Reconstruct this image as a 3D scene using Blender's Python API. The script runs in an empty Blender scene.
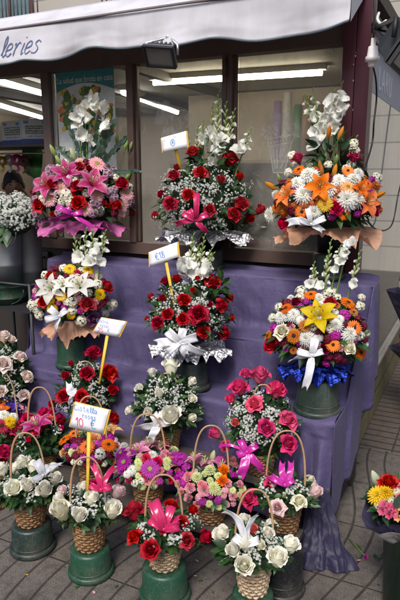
import bpy, bmesh, math, random
import numpy as np
from math import sin, cos, pi, radians, atan2, sqrt
from mathutils import Matrix, Vector, noise as mn
SC = bpy.context.scene
COL = SC.collection
rnd = random.Random(7)
# ------------------------------------------------------------------ camera, sky, sun, exposure
F_PX, PITCH, CAM_H = 572.0, radians(12.4), 1.6
cam_d = bpy.data.cameras.new('camera'); cam = bpy.data.objects.new('camera', cam_d); COL.objects.link(cam)
cam.location = (0, 0, CAM_H); cam.rotation_euler = (radians(90) - PITCH, 0, 0)
cam_d.sensor_fit = 'VERTICAL'; cam_d.sensor_height = 36; cam_d.lens = 36 * F_PX / 600
cam_d.clip_start = .05; cam_d.clip_end = 300
SC.camera = cam
W = bpy.data.worlds.new('World'); SC.world = W; W.use_nodes = True
SUN_EL, SUN_AZ = radians(50), radians(198)      # azimuth clockwise from +Y (north)
nt = W.node_tree; bg = nt.nodes['Background']
sk = nt.nodes.new('ShaderNodeTexSky'); sk.sky_type = 'NISHITA'; sk.sun_disc = False
sk.sun_elevation = SUN_EL; sk.sun_rotation = SUN_AZ; sk.air_density = 1.0; sk.dust_density = 3.0; sk.ozone_density = 1.0
nt.links.new(sk.outputs[0], bg.inputs[0]); bg.inputs[1].default_value = .10
sl = bpy.data.lights.new('sun', 'SUN'); sun = bpy.data.objects.new('sun', sl); COL.objects.link(sun)
sl.energy = 1.5; sl.angle = radians(20); sl.color = (1, .965, .92)
sd = Vector((sin(SUN_AZ) * cos(SUN_EL), cos(SUN_AZ) * cos(SUN_EL), sin(SUN_EL)))
sun.rotation_euler = sd.to_track_quat('Z', 'Y').to_euler(); sun.location = (0, -4, 8)
vs = SC.view_settings; vs.view_transform = 'Standard'; vs.look = 'None'; vs.exposure = 1.0; vs.gamma = 1
vs.use_curve_mapping = False
SC.cycles.max_bounces = 8; SC.cycles.transparent_max_bounces = 16

# ------------------------------------------------------------------ the kiosk's own frame and photo measuring
TH = radians(-26); C0 = np.array([.80, 2.88, 0.0])
EX = np.array([cos(TH), sin(TH), 0]); EY = np.array([-sin(TH), cos(TH), 0]); EZ = np.array([0, 0, 1.0])
CAM = np.array([0, 0, CAM_H])
KR = np.stack([EX, EY, EZ], 1)                    # local -> world
def Wd(x, y, z): return C0 + EX * x + EY * y + EZ * z
def Lc(p):
    q = np.asarray(p) - C0; return np.array([q @ EX, q @ EY, q[2]])
def ray(px, py):
    a = (px - 200) / F_PX; b = (300 - py) / F_PX
    return np.array([a, cos(PITCH) + b * sin(PITCH), -sin(PITCH) + b * cos(PITCH)])
def onY(px, py, y):
    r = ray(px, py); t = (y - (CAM - C0) @ EY) / (r @ EY); return CAM + t * r
def onX(px, py, x):
    r = ray(px, py); t = (x - (CAM - C0) @ EX) / (r @ EX); return CAM + t * r
def onZ(px, py, z):
    r = ray(px, py); t = (z - CAM_H) / r[2]; return CAM + t * r
def mpp(p):                                       # metres per photo pixel at a point
    q = np.asarray(p) - CAM
    return (q[1] * cos(PITCH) - q[2] * sin(PITCH)) / F_PX
def nrm(v):
    v = np.asarray(v, float); n = np.linalg.norm(v); return v / n if n > 1e-9 else np.array([0, 0, 1.0])

# ------------------------------------------------------------------ mesh builder
class MB:
    def __init__(s): s.v = []; s.f = []; s.m = []; s.uv = []; s.n = 0
    def add(s, V, Fs, mat=0, uv=None):
        V = np.asarray(V, float).reshape(-1, 3); b = s.n
        s.v.append(V); s.f.extend([tuple(i + b for i in f) for f in Fs]); s.m.extend([mat] * len(Fs))
        s.uv.append(np.zeros((len(V), 2)) if uv is None else np.asarray(uv, float).reshape(-1, 2)); s.n += len(V)
        return s
    def grid(s, P, mat=0, wrap=False, uv=None):
        P = np.asarray(P, float); a, b = P.shape[:2]; Fs = []
        for i in range(a - 1):
            for j in range(b if wrap else b - 1):
                k = (j + 1) % b; Fs.append((i * b + j, i * b + k, (i + 1) * b + k, (i + 1) * b + j))
        if uv is None:
            U, Vv = np.meshgrid(np.linspace(0, 1, b), np.linspace(0, 1, a)); uv = np.stack([U, Vv], 2)
        return s.add(P, Fs, mat, uv)
    def tube(s, pts, rad, n=6, mat=0, flat=1.0, up=None, cap=True):
        pts = [np.asarray(p, float) for p in pts]; m = len(pts)
        rad = rad if hasattr(rad, '__len__') else [rad] * m
        R = []; ref = np.array([0.13, .21, .97]) if up is None else np.asarray(up, float)
        for i in range(m):
            t = nrm(pts[min(i + 1, m - 1)] - pts[max(i - 1, 0)])
            a = np.cross(t, ref); a = np.cross(t, [1, 0, 0]) if np.linalg.norm(a) < 1e-3 else a
            a = nrm(a); c = np.cross(a, t)
            R.append([pts[i] + rad[i] * (a * cos(2 * pi * k / n) + c * flat * sin(2 * pi * k / n)) for k in range(n)])
            ref = c if up is None else ref
        s.grid(R, mat, True)
        if cap:
            b = s.n - m * n
            s.f.append(tuple(b + k for k in range(n - 1, -1, -1))); s.m.append(mat)
            s.f.append(tuple(b + (m - 1) * n + k for k in range(n))); s.m.append(mat)
        return s
    def lathe(s, prof, n=32, mat=0, c=(0, 0, 0)):
        P = [[(c[0] + r * cos(2 * pi * k / n), c[1] + r * sin(2 * pi * k / n), c[2] + z) for k in range(n)] for r, z in prof]
        return s.grid(P, mat, True)
    def box(s, lo, hi, mat=0):
        x0, y0, z0 = lo; x1, y1, z1 = hi
        V = [(x0, y0, z0), (x1, y0, z0), (x1, y1, z0), (x0, y1, z0), (x0, y0, z1), (x1, y0, z1), (x1, y1, z1), (x0, y1, z1)]
        return s.add(V, [(3, 2, 1, 0), (4, 5, 6, 7), (0, 1, 5, 4), (1, 2, 6, 5), (2, 3, 7, 6), (3, 0, 4, 7)], mat,
                     [(0, 0), (1, 0), (1, 0), (0, 0), (0, 1), (1, 1), (1, 1), (0, 1)])
    def poly(s, pts, mat=0): return s.add(pts, [tuple(range(len(pts)))], mat)
    def ell(s, c, r, mat=0, nu=12, nv=8, lump=0, seed=0):
        q = random.Random(seed); P = []
        for i in range(nv + 1):
            a = pi * i / nv; row = []
            for j in range(nu):
                b = 2 * pi * j / nu; k = 1 + lump * (q.random() - .5)
                row.append((c[0] + r[0] * sin(a) * cos(b) * k, c[1] + r[1] * sin(a) * sin(b) * k, c[2] + r[2] * cos(a) * k))
            P.append(row)
        return s.grid(P, mat, True)
    def mesh(s, name, mats, off=None, xf=None, smooth=True):
        V = np.concatenate(s.v) if s.v else np.zeros((0, 3))
        if xf is not None: V = V @ KR.T + C0
        if off is not None: V = V - np.asarray(off)
        me = bpy.data.meshes.new(name); me.from_pydata(V.tolist(), [], s.f)
        for m in (mats if isinstance(mats, (list, tuple)) else [mats]): me.materials.append(m)
        n = len(me.polygons)
        if n:
            me.polygons.foreach_set('material_index', s.m)
            me.polygons.foreach_set('use_smooth', [smooth] * n)
            uv = np.concatenate(s.uv); l = me.uv_layers.new(name='UVMap')
            li = np.zeros(len(me.loops), int); me.loops.foreach_get('vertex_index', li)
            l.data.foreach_set('uv', uv[li].ravel())
        me.update(); return me
    def build(s, name, mats, parent=None, xf=None, smooth=True, bevel=0, solid=0):
        off = getloc(parent) if parent else None
        o = bpy.data.objects.new(name, s.mesh(name, mats, off, xf, smooth)); COL.objects.link(o)
        if parent: o.parent = parent
        if solid:
            md = o.modifiers.new('s', 'SOLIDIFY'); md.thickness = solid; md.offset = 0
        if bevel:
            md = o.modifiers.new('b', 'BEVEL'); md.width = bevel; md.segments = 2; md.limit_method = 'ANGLE'
        return o
def getloc(o):
    p = np.zeros(3)
    while o: p = p + np.array(o.location); o = o.parent
    return p
def thing(name, label, cat, loc, group=None):
    o = bpy.data.objects.new(name, None); COL.objects.link(o); o.location = tuple(loc); o.empty_display_size = .05
    return tag(o, label, cat, group)
def tag(o, label=None, cat=None, group=None, kind=None):
    if label: o['label'] = label
    if cat: o['category'] = cat
    if group: o['group'] = group
    if kind: o['kind'] = kind
    return o

# ------------------------------------------------------------------ materials
class N:
    def __init__(s, name):
        s.m = bpy.data.materials.new(name); s.m.use_nodes = True; s.t = s.m.node_tree
        s.p = s.t.nodes['Principled BSDF']; s.out = s.t.nodes['Material Output']; s.tc = None
    def n(s, ty, **k):
        x = s.t.nodes.new('ShaderNode' + ty)
        for a, b in k.items(): setattr(x, a, b)
        return x
    def l(s, a, b): s.t.links.new(a, b)
    def coord(s, w='Object'):
        s.tc = s.tc or s.n('TexCoord'); return s.tc.outputs[w]
    def noise(s, scale, detail=4, w='Object', vec=None, rough=.55):
        x = s.n('TexNoise'); x.inputs['Scale'].default_value = scale; x.inputs['Detail'].default_value = detail
        x.inputs['Roughness'].default_value = rough
        s.l(vec if vec is not None else s.coord(w), x.inputs['Vector']); return x.outputs['Fac']
    def mix(s, fac, a, b, mode='MIX'):
        x = s.n('Mix', data_type='RGBA', blend_type=mode)
        for sock, v in ((x.inputs[0], fac), (x.inputs[6], a), (x.inputs[7], b)):
            if hasattr(v, 'is_linked') or hasattr(v, 'links'): s.l(v, sock)
            elif isinstance(v, (int, float)): sock.default_value = v
            else: sock.default_value = (*v, 1) if len(v) == 3 else v
        return x.outputs[2]
    def math(s, op, a, b=None, c=None):
        x = s.n('Math', operation=op)
        for i, v in enumerate((a, b, c)):
            if v is None: continue
            if hasattr(v, 'links'): s.l(v, x.inputs[i])
            else: x.inputs[i].default_value = v
        return x.outputs[0]
    def ramp(s, v, lo, hi):
        x = s.n('MapRange'); x.clamp = True; s.l(v, x.inputs[0]); x.inputs[1].default_value = lo; x.inputs[2].default_value = hi
        return x.outputs[0]
    def bump(s, h, st=.3, d=.01):
        x = s.n('Bump'); x.inputs['Strength'].default_value = st; x.inputs['Distance'].default_value = d
        s.l(h, x.inputs['Height']); s.l(x.outputs[0], s.p.inputs['Normal']); return x
    def col(s, c):
        if hasattr(c, 'links'): s.l(c, s.p.inputs['Base Color'])
        else: s.p.inputs['Base Color'].default_value = (*c, 1)
    def set(s, rough=.5, metal=0, spec=.5):
        s.p.inputs['Roughness'].default_value = rough; s.p.inputs['Metallic'].default_value = metal
        s.p.inputs['Specular IOR Level'].default_value = spec; return s
    def transl(s, colr, f=.25):
        tr = s.n('BsdfTranslucent')
        if hasattr(colr, 'links'): s.l(colr, tr.inputs[0])
        else: tr.inputs[0].default_value = (*colr, 1)
        mx = s.n('MixShader'); mx.inputs[0].default_value = f
        s.l(s.p.outputs[0], mx.inputs[1]); s.l(tr.outputs[0], mx.inputs[2]); s.l(mx.outputs[0], s.out.inputs[0])

_mc = {}
def mat(name, c, rough=.5, metal=0, var=.18, scale=40, bump=0, bscale=80, spec=.5):
    if name in _mc: return _mc[name]
    g = N(name).set(rough, metal, spec)
    nz = g.noise(scale)
    d = tuple(max(0, x * (1 - var)) for x in c); h = tuple(min(1, x * (1 + var)) for x in c)
    g.col(g.mix(nz, d, h))
    if bump: g.bump(g.noise(bscale, 6), bump, .004)
    _mc[name] = g.m; return g.m
def petal(name, base, edge=None, tip=None, tr=.22, rough=.55, spots=None):
    """petal: base colour along the blade -> tip, |u| -> edge colour, fine veins."""
    k = 'petal_' + name
    if k in _mc: return _mc[k]
    g = N(k).set(rough, 0, .3)
    sp = g.n('SeparateXYZ'); g.l(g.coord('UV'), sp.inputs[0]); U, V = sp.outputs[0], sp.outputs[1]
    c = g.mix(g.ramp(V, .15, .95), base, tip or base)
    if edge is not None:
        au = g.math('ABSOLUTE', g.math('SUBTRACT', U, .5))
        c = g.mix(g.ramp(au, .22, .48), c, edge)
    wv = g.n('TexWave', bands_direction='X'); wv.inputs['Scale'].default_value = 7; wv.inputs['Distortion'].default_value = 1.5
    g.l(g.coord('UV'), wv.inputs['Vector'])
    lt = min(base) > .4
    c = g.mix(g.math('MULTIPLY', wv.outputs['Fac'], .12 if lt else .22), c, tuple(x * (.85 if lt else .72) for x in base))
    c = g.mix(g.math('MULTIPLY', g.noise(5, 3), .2 if lt else .4), c, tuple(x * (.88 if lt else .7) for x in base))
    oi = g.n('ObjectInfo'); hs = g.n('HueSaturation'); g.l(c, hs.inputs['Color'])      # every flower differs a little
    rv = oi.outputs['Random']; g.l(g.math('ADD', g.math('MULTIPLY', rv, .14 if lt else .30), .92 if lt else .84), hs.inputs['Value']); g.l(g.math('ADD', g.math('MULTIPLY', rv, .016), .492), hs.inputs['Hue'])
    g.l(g.math('SUBTRACT', 1.07, g.math('MULTIPLY', g.math('FRACT', g.math('MULTIPLY', rv, 7.3)), .10)), hs.inputs['Saturation']); c = hs.outputs['Color']
    g.col(c); g.transl(c, tr + (.10 if lt else .04)); g.bump(wv.outputs['Fac'], .12, .05)
    _mc[k] = g.m; return g.m

# petals ------------------------------------------------------------
P_RED = petal('red', (.36, .004, .018), tip=(.50, .010, .022))
P_DARKRED = petal('burgundy', (.14, .004, .03), tip=(.20, .006, .04))
P_WHITE = petal('white', (.86, .82, .62), tip=(.93, .91, .82))
P_CREAM = petal('cream', (.74, .68, .42), tip=(.85, .82, .68))
P_PUREWHITE = petal('pure_white', (.90, .90, .80), tip=(.95, .95, .93), tr=.36)
P_BLUSH = petal('blush', (.80, .52, .50), tip=(.84, .66, .66))
P_PALE = petal('pale_pink', (.82, .62, .52), tip=(.86, .75, .70))
P_HOT = petal('hot_pink', (.82, .22, .33), edge=(.75, .03, .17), tip=(.80, .03, .17))
P_FUCH = petal('fuchsia_red', (.62, .01, .08), tip=(.68, .02, .12))
P_CORAL = petal('coral', (.80, .12, .08), tip=(.85, .20, .20))
P_PURPLE = petal('purple_rose', (.16, .04, .14), tip=(.24, .08, .20))
P_ORANGE = petal('orange', (.80, .20, .01), tip=(.85, .17, .01))
P_LILYOR = petal('orange_lily', (.82, .16, .015), tip=(.85, .22, .05), edge=(.85, .24, .07))
P_PEACH = petal('peach', (.85, .42, .16), tip=(.85, .50, .28))
P_YELLOW = petal('yellow', (.80, .50, .01), tip=(.85, .56, .012))
P_LEMON = petal('lemon', (.75, .55, .02), tip=(.85, .68, .03))
P_LILYP = petal('stargazer', (.50, .02, .15), edge=(.74, .34, .46), tip=(.56, .07, .24))
P_LILYL = petal('light_lily', (.66, .13, .31), edge=(.84, .58, .66), tip=(.72, .28, .46))
P_MAG = petal('magenta', (.42, .02, .30), tip=(.52, .05, .40))
P_LIGHTP = petal('light_pink', (.80, .32, .40), tip=(.85, .52, .55))
P_VIOLW = petal('violet_white', (.16, .01, .07), tip=(.72, .55, .66), edge=(.75, .60, .70))
P_LIME = petal('lime', (.55, .62, .18), tip=(.74, .78, .45))
P_BRONZE = petal('bronze', (.55, .20, .02), tip=(.42, .03, .015))
P_FLAME = petal('flame', (.36, .01, .01), tip=(.80, .38, .02))
P_PINKW = petal('pink_white', (.82, .70, .68), edge=(.72, .10, .18), tip=(.80, .30, .36))
P_IRIS = petal('iris_blue', (.10, .05, .42), tip=(.16, .08, .55))
M_DISCY = mat('disc_yellow', (.45, .26, .02), .8, bump=.6)
M_DISCD = mat('disc_dark', (.05, .018, .01), .8, bump=.6)
M_DISCG = mat('disc_green', (.40, .42, .08), .8, bump=.6)
M_STAMEN = mat('anther', (.28, .07, .015), .8)
M_FIL = mat('filament', (.55, .60, .28), .6)
M_BUDG = petal('green_bud', (.22, .33, .06), tip=(.50, .58, .26))
M_BUDC = petal('cream_bud', (.45, .50, .22), tip=(.70, .70, .48))
M_BUDO = petal('orange_bud', (.60, .28, .04), tip=(.80, .22, .02))
def leafm(name, c):
    g = N(name).set(.42, 0, .45)
    sp = g.n('SeparateXYZ'); g.l(g.coord('UV'), sp.inputs[0])
    au = g.math('ABSOLUTE', g.math('SUBTRACT', sp.outputs[0], .5))
    cc = g.mix(g.noise(9, 3), tuple(x * .6 for x in c), tuple(x * 1.5 for x in c))
    cc = g.mix(g.math('MULTIPLY', g.math('LESS_THAN', au, .05), .5), cc, tuple(min(1, x * 2.2) for x in c))
    g.col(cc); g.transl(cc, .22); return g.m
L_DARK = leafm('leaf_dark', (.017, .048, .016)); L_MID = leafm('leaf_mid', (.034, .082, .018)); L_LIGHT = leafm('leaf_light', (.075, .135, .03))
L_GREY = leafm('leaf_eucalyptus', (.05, .085, .065))
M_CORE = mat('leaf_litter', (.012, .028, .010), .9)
M_STEM = mat('stem', (.10, .19, .04), .55)
M_GYP = petal('gyp', (.78, .79, .74), tip=(.84, .85, .82), tr=.3)
M_GYPST = mat('gyp_stem', (.08, .13, .05), .7)

# ------------------------------------------------------------------ flower prototypes: unit diameter, opening along +Z, head centre at origin
def petal_rows(path, wid, fold=0.0, nu=5):
    """one petal from a centre path of (r, z) and half widths; returns grid in x-out frame"""
    P = []
    for (r, z), w in zip(path, wid):
        P.append([(r, w * (2 * u / (nu - 1) - 1), z + fold * abs(2 * u / (nu - 1) - 1) ** 1.5 * w) for u in range(nu)])
    return np.array(P)
def spin(P, a):
    R = np.array([[cos(a), -sin(a), 0], [sin(a), cos(a), 0], [0, 0, 1]]); return P @ R.T
def rose_mesh(m, seed, opened=1.0):
    q = random.Random(seed); b = MB(); ph = q.random() * 6; o = opened
    #          n  R     top   half-angle curl        close
    layers = [(3, .085, .44, 1.9, 0, .30), (3, .15, .445, 1.55, .0, .34), (4, .215, .43, 1.2, .015 * o, .30), (4, .28, .40, 1.05, .03 + .04 * o, .22), (5, .335, .34 - .02 * o, .92, .06 + .07 * o, .12), (5, .365 + .02 * o, .24 - .05 * o, .88, .07 + .13 * o, .02)]
    if o < .5: layers = layers[:4] + [(4, .325, .38, 1.0, .045, .20), (4, .36, .30, .92, .085, .10)]
    for n, R, H, w, curl, close in layers:
        for i in range(n):
            ph += 2 * pi / n * (.90 + .2 * q.random()); Rr = R * (.93 + .14 * q.random()); Hh = H * (.93 + .12 * q.random()); cl = curl * (.6 + .8 * q.random()); tw = q.uniform(-.12, .12)
            G = []
            for iv in range(9):
                v = iv / 8; row = []
                for iu in range(9):
                    u = iu / 4 - 1
                    ww = w * (.34 + .66 * sin(min(1, v * 1.4) * pi / 2)) * (1 - .42 * (max(0, v - .70) / .30) ** 2)
                    lip = max(0, v - .66) / .34
                    r = .05 + (Rr - .05) * (v ** .5) * (1 - close * v ** 2.4)
                    r += cl * lip ** 1.5 * (.55 + .6 * abs(u)) + .010 * u * (1 - v) 
                    z = -.38 + (Hh + .38) * v - .085 * u * u * v - cl * .62 * lip ** 2 * (.5 + abs(u) * .7) + tw * u * .12 * v
                    r += .010 * sin(7 * u + ph) * lip; z += .008 * sin(11 * u + ph * 2) * lip
                    row.append((r * cos(ph + u * ww), r * sin(ph + u * ww), z))
                G.append(row)
            b.grid(G)
    b.ell((0, 0, .24), (.066, .066, .13), 0, 10, 6, .15, seed)
    return b.mesh('rose', m)
def calyx_mesh():
    b = MB()
    for i in range(5):
        P = petal_rows([(.03, -.46), (.12, -.44), (.24, -.36), (.33, -.40), (.38, -.48)], [.04, .07, .06, .035, .004], .2)
        b.grid(spin(P, i * 2 * pi / 5))
    b.tube([(0, 0, -.36), (0, 0, -.5), (0.02, 0, -.85)], [.09, .06, .035], 6)
    return b.mesh('calyx', L_MID)
def lily_mesh(m, seed=0):
    q = random.Random(seed); b = MB()
    for i in range(6):
        inner = i % 2; a = i * pi / 3 + q.uniform(-.1, .1); L = .62 * (1 + q.uniform(-.06, .06)); r, z = .035, -.22
        path = [(r, z)]; bend = q.uniform(80, 112)
        for k in range(1, 11):
            al = radians(22 + bend * (k / 10) ** 1.2); r += L / 10 * sin(al); z += L / 10 * cos(al); path.append((r, z))
        wid = [(.175 if inner else .12) * max(.02, sin(pi * min(1, (.10 + .9 * (k / 10)) ** .85))) for k in range(11)]
        P = petal_rows(path, wid, .35, 7)
        P[:, :, 2] += np.array([[.012 * sin(k * 1.9 + u * 3 + i) for u in range(7)] for k in range(11)])
        b.grid(spin(P, a))
    return b.mesh('lily', m)
def stamen_mesh():
    b = MB()
    for i in range(6):
        a = i * pi / 3 + .4; e = np.array([.15 * cos(a), .15 * sin(a), .22])
        b.tube([(0, 0, -.15), e * .6, e], .008, 5, 0)
        d = np.array([-sin(a), cos(a), .2]) * .045; b.tube([e - d, e, e + d], [.008, .02, .008], 5, 1)
    b.tube([(0, 0, -.15), (.02, 0, .28)], [.012, .018], 5, 0)
    return b.mesh('stamens', [M_FIL, M_STAMEN])
def daisy_mesh(m, layers, seed=0, nv=5):
    """layers: (n, r0, r1, z0, rise, droop, halfwidth)"""
    q = random.Random(seed); b = MB()
    for n, r0, r1, z0, rise, droop, hw in layers:
        off = q.random() * 6
        for i in range(n):
            L = q.uniform(.92, 1.06); path = []; wid = []; tw = q.uniform(-.03, .03)
            for k in range(nv):
                v = k / (nv - 1); path.append((r0 + (r1 * L - r0) * v, z0 + rise * sin(v * pi * .6) - droop * v * v + tw * v)); wid.append(hw * (.45 + .75 * sin(min(1, v * 1.02) * pi * .80)) if v < 1 else hw * .28)
            b.grid(spin(petal_rows(path, wid, -.35, 3), off + i * 2 * pi / n + q.uniform(-.05, .05)))
    return b.mesh('bloom', m)
def disc_mesh(m, r=.13, h=.05, z=.0):
    b = MB(); n = 30
    b.lathe([(r, z - .02), (r * .95, z + h * .5), (r * .7, z + h), (r * .35, z + h * .8), (.001, z + h * .6)], 18)
    for i in range(46):
        rr = r * .97 * sqrt((i + .5) / 46); a = i * 2.39996
        b.ell((rr * cos(a), rr * sin(a), z + h * .85), (.016, .016, .02), 0, 5, 3)
    return b.mesh('disc', m)
def carnation_mesh(m, seed=0):
    q = random.Random(seed); b = MB()
    for li, (R, z1, amp) in enumerate([(.5, .02, .06), (.43, .12, .07), (.34, .20, .07), (.23, .26, .07), (.12, .29, .05)]):
        G = []; n = 44
        for k in range(4):
            v = k / 3; row = []
            for j in range(n):
                a = 2 * pi * j / n; zz = q.uniform(-1, 1) * amp * v * v + amp * .8 * sin(a * 7 + li * 2) * v * v
                r = (.05 + (R - .05) * v) * (1 + .09 * sin(a * 5 + li) * v + q.uniform(-.05, .05) * v)
                row.append((r * cos(a), r * sin(a), -.25 + (z1 + .25) * v ** .7 + zz))
            G.append(row)
        b.grid(G, 0, True)
    return b.mesh('carnation', m)
def spray_mesh(m, cm, seed=0, n=16, fs=.15, shape=(.4, .4, .3)):
    """cluster of small five-petalled florets"""
    q = random.Random(seed); b = MB(); dirs = []
    for i in range(n):
        zz = 1 - (i + .5) / n * 1.35; rr = sqrt(max(0, 1 - zz * zz)); a = i * 2.39996 + q.uniform(-.3, .3)
        d = np.array([rr * cos(a), rr * sin(a), zz]); c = d * np.array(shape) * q.uniform(.85, 1.1)
        z = nrm(d + np.array([0, 0, .4])); x = nrm(np.cross(z, [.3, .8, .1])); y = np.cross(z, x)
        R = np.stack([x, y, z], 1); s = fs * q.uniform(.85, 1.2)
        for k in range(5):
            P = petal_rows([(.08, -.02), (.45, .10), (.8, .12), (1.0, .02)], [.10, .36, .40, .12], .15, 3) * s
            b.grid(spin(P, k * 2 * pi / 5 + i) @ R.T + c)
        b.ell(c + z * s * .06, (s * .13,) * 3, 1, 5, 3)
        b.tube([(0, 0, -.25), c - z * s * .05], .012, 3, 2, cap=False)
    return b.mesh('floret_cluster', [m, cm, M_STEM])
def bud_mesh(m):
    b = MB(); G = []
    for k in range(11):
        v = k / 10; r = .16 * sin(pi * min(1, v * .93 + .07)) ** .8 + .004
        G.append([(r * (1 + .10 * cos(3 * a)) * cos(a), r * (1 + .10 * cos(3 * a)) * sin(a), -.5 + v) for a in [2 * pi * j / 12 for j in range(12)]])
    b.grid(G, 0, True); b.tube([(0, 0, -.48), (0, 0, -.62), (.03, 0, -.9)], .03, 5, 1)
    return b.mesh('lily_bud', [m, M_STEM])
def gladbloom_mesh(m, seed=0):
    q = random.Random(seed); b = MB()
    for i in range(6):
        a = i * pi / 3 + q.uniform(-.15, .15); L = (.72 if i % 2 else .64) * q.uniform(.88, 1.1); r, z = .02, -.34; path = [(r, z)]; sp = q.uniform(40, 78) + (14 if i % 2 else 0)
        for k in range(1, 11):
            al = radians(10 + sp * (k / 10) ** 2.0); r += L / 10 * sin(al); z += L / 10 * cos(al); path.append((r, z))
        wid = [.03, .06, .09, .13, .17, .205, .225, .225, .20, .14, .03]
        P = petal_rows(path, wid, .22, 9); f, f2 = q.random() * 6, q.random() * 6
        for k in range(11):
            for u in range(9):
                e = (k / 10) ** 2.2; ed = abs(u / 4 - 1)
                P[k, u, 2] += e * (.032 * sin(u * 1.6 + f + k * .6) * (.35 + ed)); P[k, u, 0] += e * .020 * sin(u * 1.3 + f2 + k) * (.3 + ed)
        b.grid(spin(P, a))
    return b.mesh('gladiolus_bloom', m)
def alstro_mesh(m, seed=0):
    q = random.Random(seed); b = MB()
    for j in range(4):
        a0 = j * pi / 2 + .3; c = np.array([.26 * cos(a0), .26 * sin(a0), q.uniform(-.05, .08)]); z = nrm([cos(a0) * .5, sin(a0) * .5, 1]); x = nrm(np.cross(z, [.2, .9, .1])); R = np.stack([x, np.cross(z, x), z], 1)
        for i in range(6):
            P = petal_rows([(.02, -.15), (.08, 0), (.18, .1), (.28, .12)], [.03, .08, .10, .03], .3, 3)
            b.grid(spin(P, i * pi / 3) @ R.T + c)
    return b.mesh('alstroemeria', m)

CALYX = calyx_mesh(); STAMEN = stamen_mesh()
GERB = [(24, .10, .50, .0, .05, .06, .040), (22, .10, .43, .03, .06, .03, .036), (20, .08, .24, .05, .05, 0, .024)]
SPIDER = [(22, .05, .52, -.10, .10, .10, .034), (22, .05, .46, -.02, .16, .06, .034), (18, .04, .36, .06, .2, .03, .032), (14, .03, .24, .12, .2, 0, .03), (8, .02, .13, .16, .18, -.04, .025)]
BUTTON = [(18, .05, .5, -.1, .10, .05, .06), (16, .05, .42, 0, .16, .02, .055), (12, .04, .30, .08, .18, 0, .05), (8, .03, .17, .14, .16, 0, .04)]
_proto = {}
def flower_meshes(kind, m):
    """-> list of (variants of the main mesh), sub-part (name, mesh) or None"""
    k = (kind, m.name)
    if k in _proto: return _proto[k]
    if kind == 'rose': r = [rose_mesh(m, s, o) for s, o in ((1, 1), (2, .85), (3, .7), (6, .95), (7, .6), (8, .8))], ('sepals', CALYX)
    elif kind == 'rosebud': r = [rose_mesh(m, s, o) for s, o in ((4, .1), (5, .3), (9, .45), (10, .0))], ('sepals', CALYX)
    elif kind == 'lily': r = [lily_mesh(m, s) for s in (1, 2, 3)], ('stamens', STAMEN)
    elif kind == 'gerbera':
        dk = 'DISCD' if m in (P_ORANGE, P_RED, P_FLAME) else 'DISCY'
        r = [daisy_mesh(m, GERB, s) for s in (1, 2)], ('flower_centre', disc_mesh(M_DISCD if dk == 'DISCD' else (M_DISCG if m in (P_LIGHTP, P_MAG) else M_DISCY), .12, .05, .05))
    elif kind == 'chrysanthemum': r = [daisy_mesh(m, SPIDER, s) for s in (1, 2)], ('flower_centre', disc_mesh(M_DISCG, .05, .04, .16))
    elif kind == 'button_chrysanthemum': r = [daisy_mesh(m, BUTTON, s, 4) for s in (1, 2)], ('flower_centre', disc_mesh(M_DISCG, .07, .05, .15))
    elif kind == 'daisy_cluster': r = [spray_mesh(m, M_DISCY, s, 7, .26, (.3, .3, .16)) for s in (1, 2)], None
    elif kind == 'carnation': r = [carnation_mesh(m, s) for s in (1, 2)], ('sepals', CALYX)
    elif kind == 'stock_flower': r = [spray_mesh(m, M_DISCG, s, 20, .15) for s in (1, 2, 3)], None
    elif kind == 'alstroemeria': r = [alstro_mesh(m, s) for s in (1, 2)], None
    elif kind == 'lily_bud': r = [bud_mesh(m)], None
    _proto[k] = r; return r
SIZE = dict(rose=15, rosebud=12, lily=30, gerbera=14, chrysanthemum=18, button_chrysanthemum=10, daisy_cluster=13, carnation=11, stock_flower=14, alstroemeria=13, lily_bud=13)
def basis(z, roll=0.0):
    z = nrm(z); x = nrm(np.cross([0.02, .05, 1] if abs(z[2]) < .97 else [1, 0, 0], z)); y = np.cross(z, x)
    x2 = x * cos(roll) + y * sin(roll); y2 = np.cross(z, x2)
    return np.stack([x2, y2, z], 1)
def inst(name, me, parent, pos, axis, size, roll=0.0, sub=None, sq=1.0):
    o = bpy.data.objects.new(name, me); COL.objects.link(o); o.parent = parent
    R = basis(axis, roll); M = np.eye(4); M[:3, :3] = R * np.array([size, size, size * sq]); M[:3, 3] = np.asarray(pos) - getloc(parent)
    o.matrix_local = Matrix(M.tolist())
    if sub:
        c = bpy.data.objects.new(sub[0], sub[1]); COL.objects.link(c); c.parent = o
    return o

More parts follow.
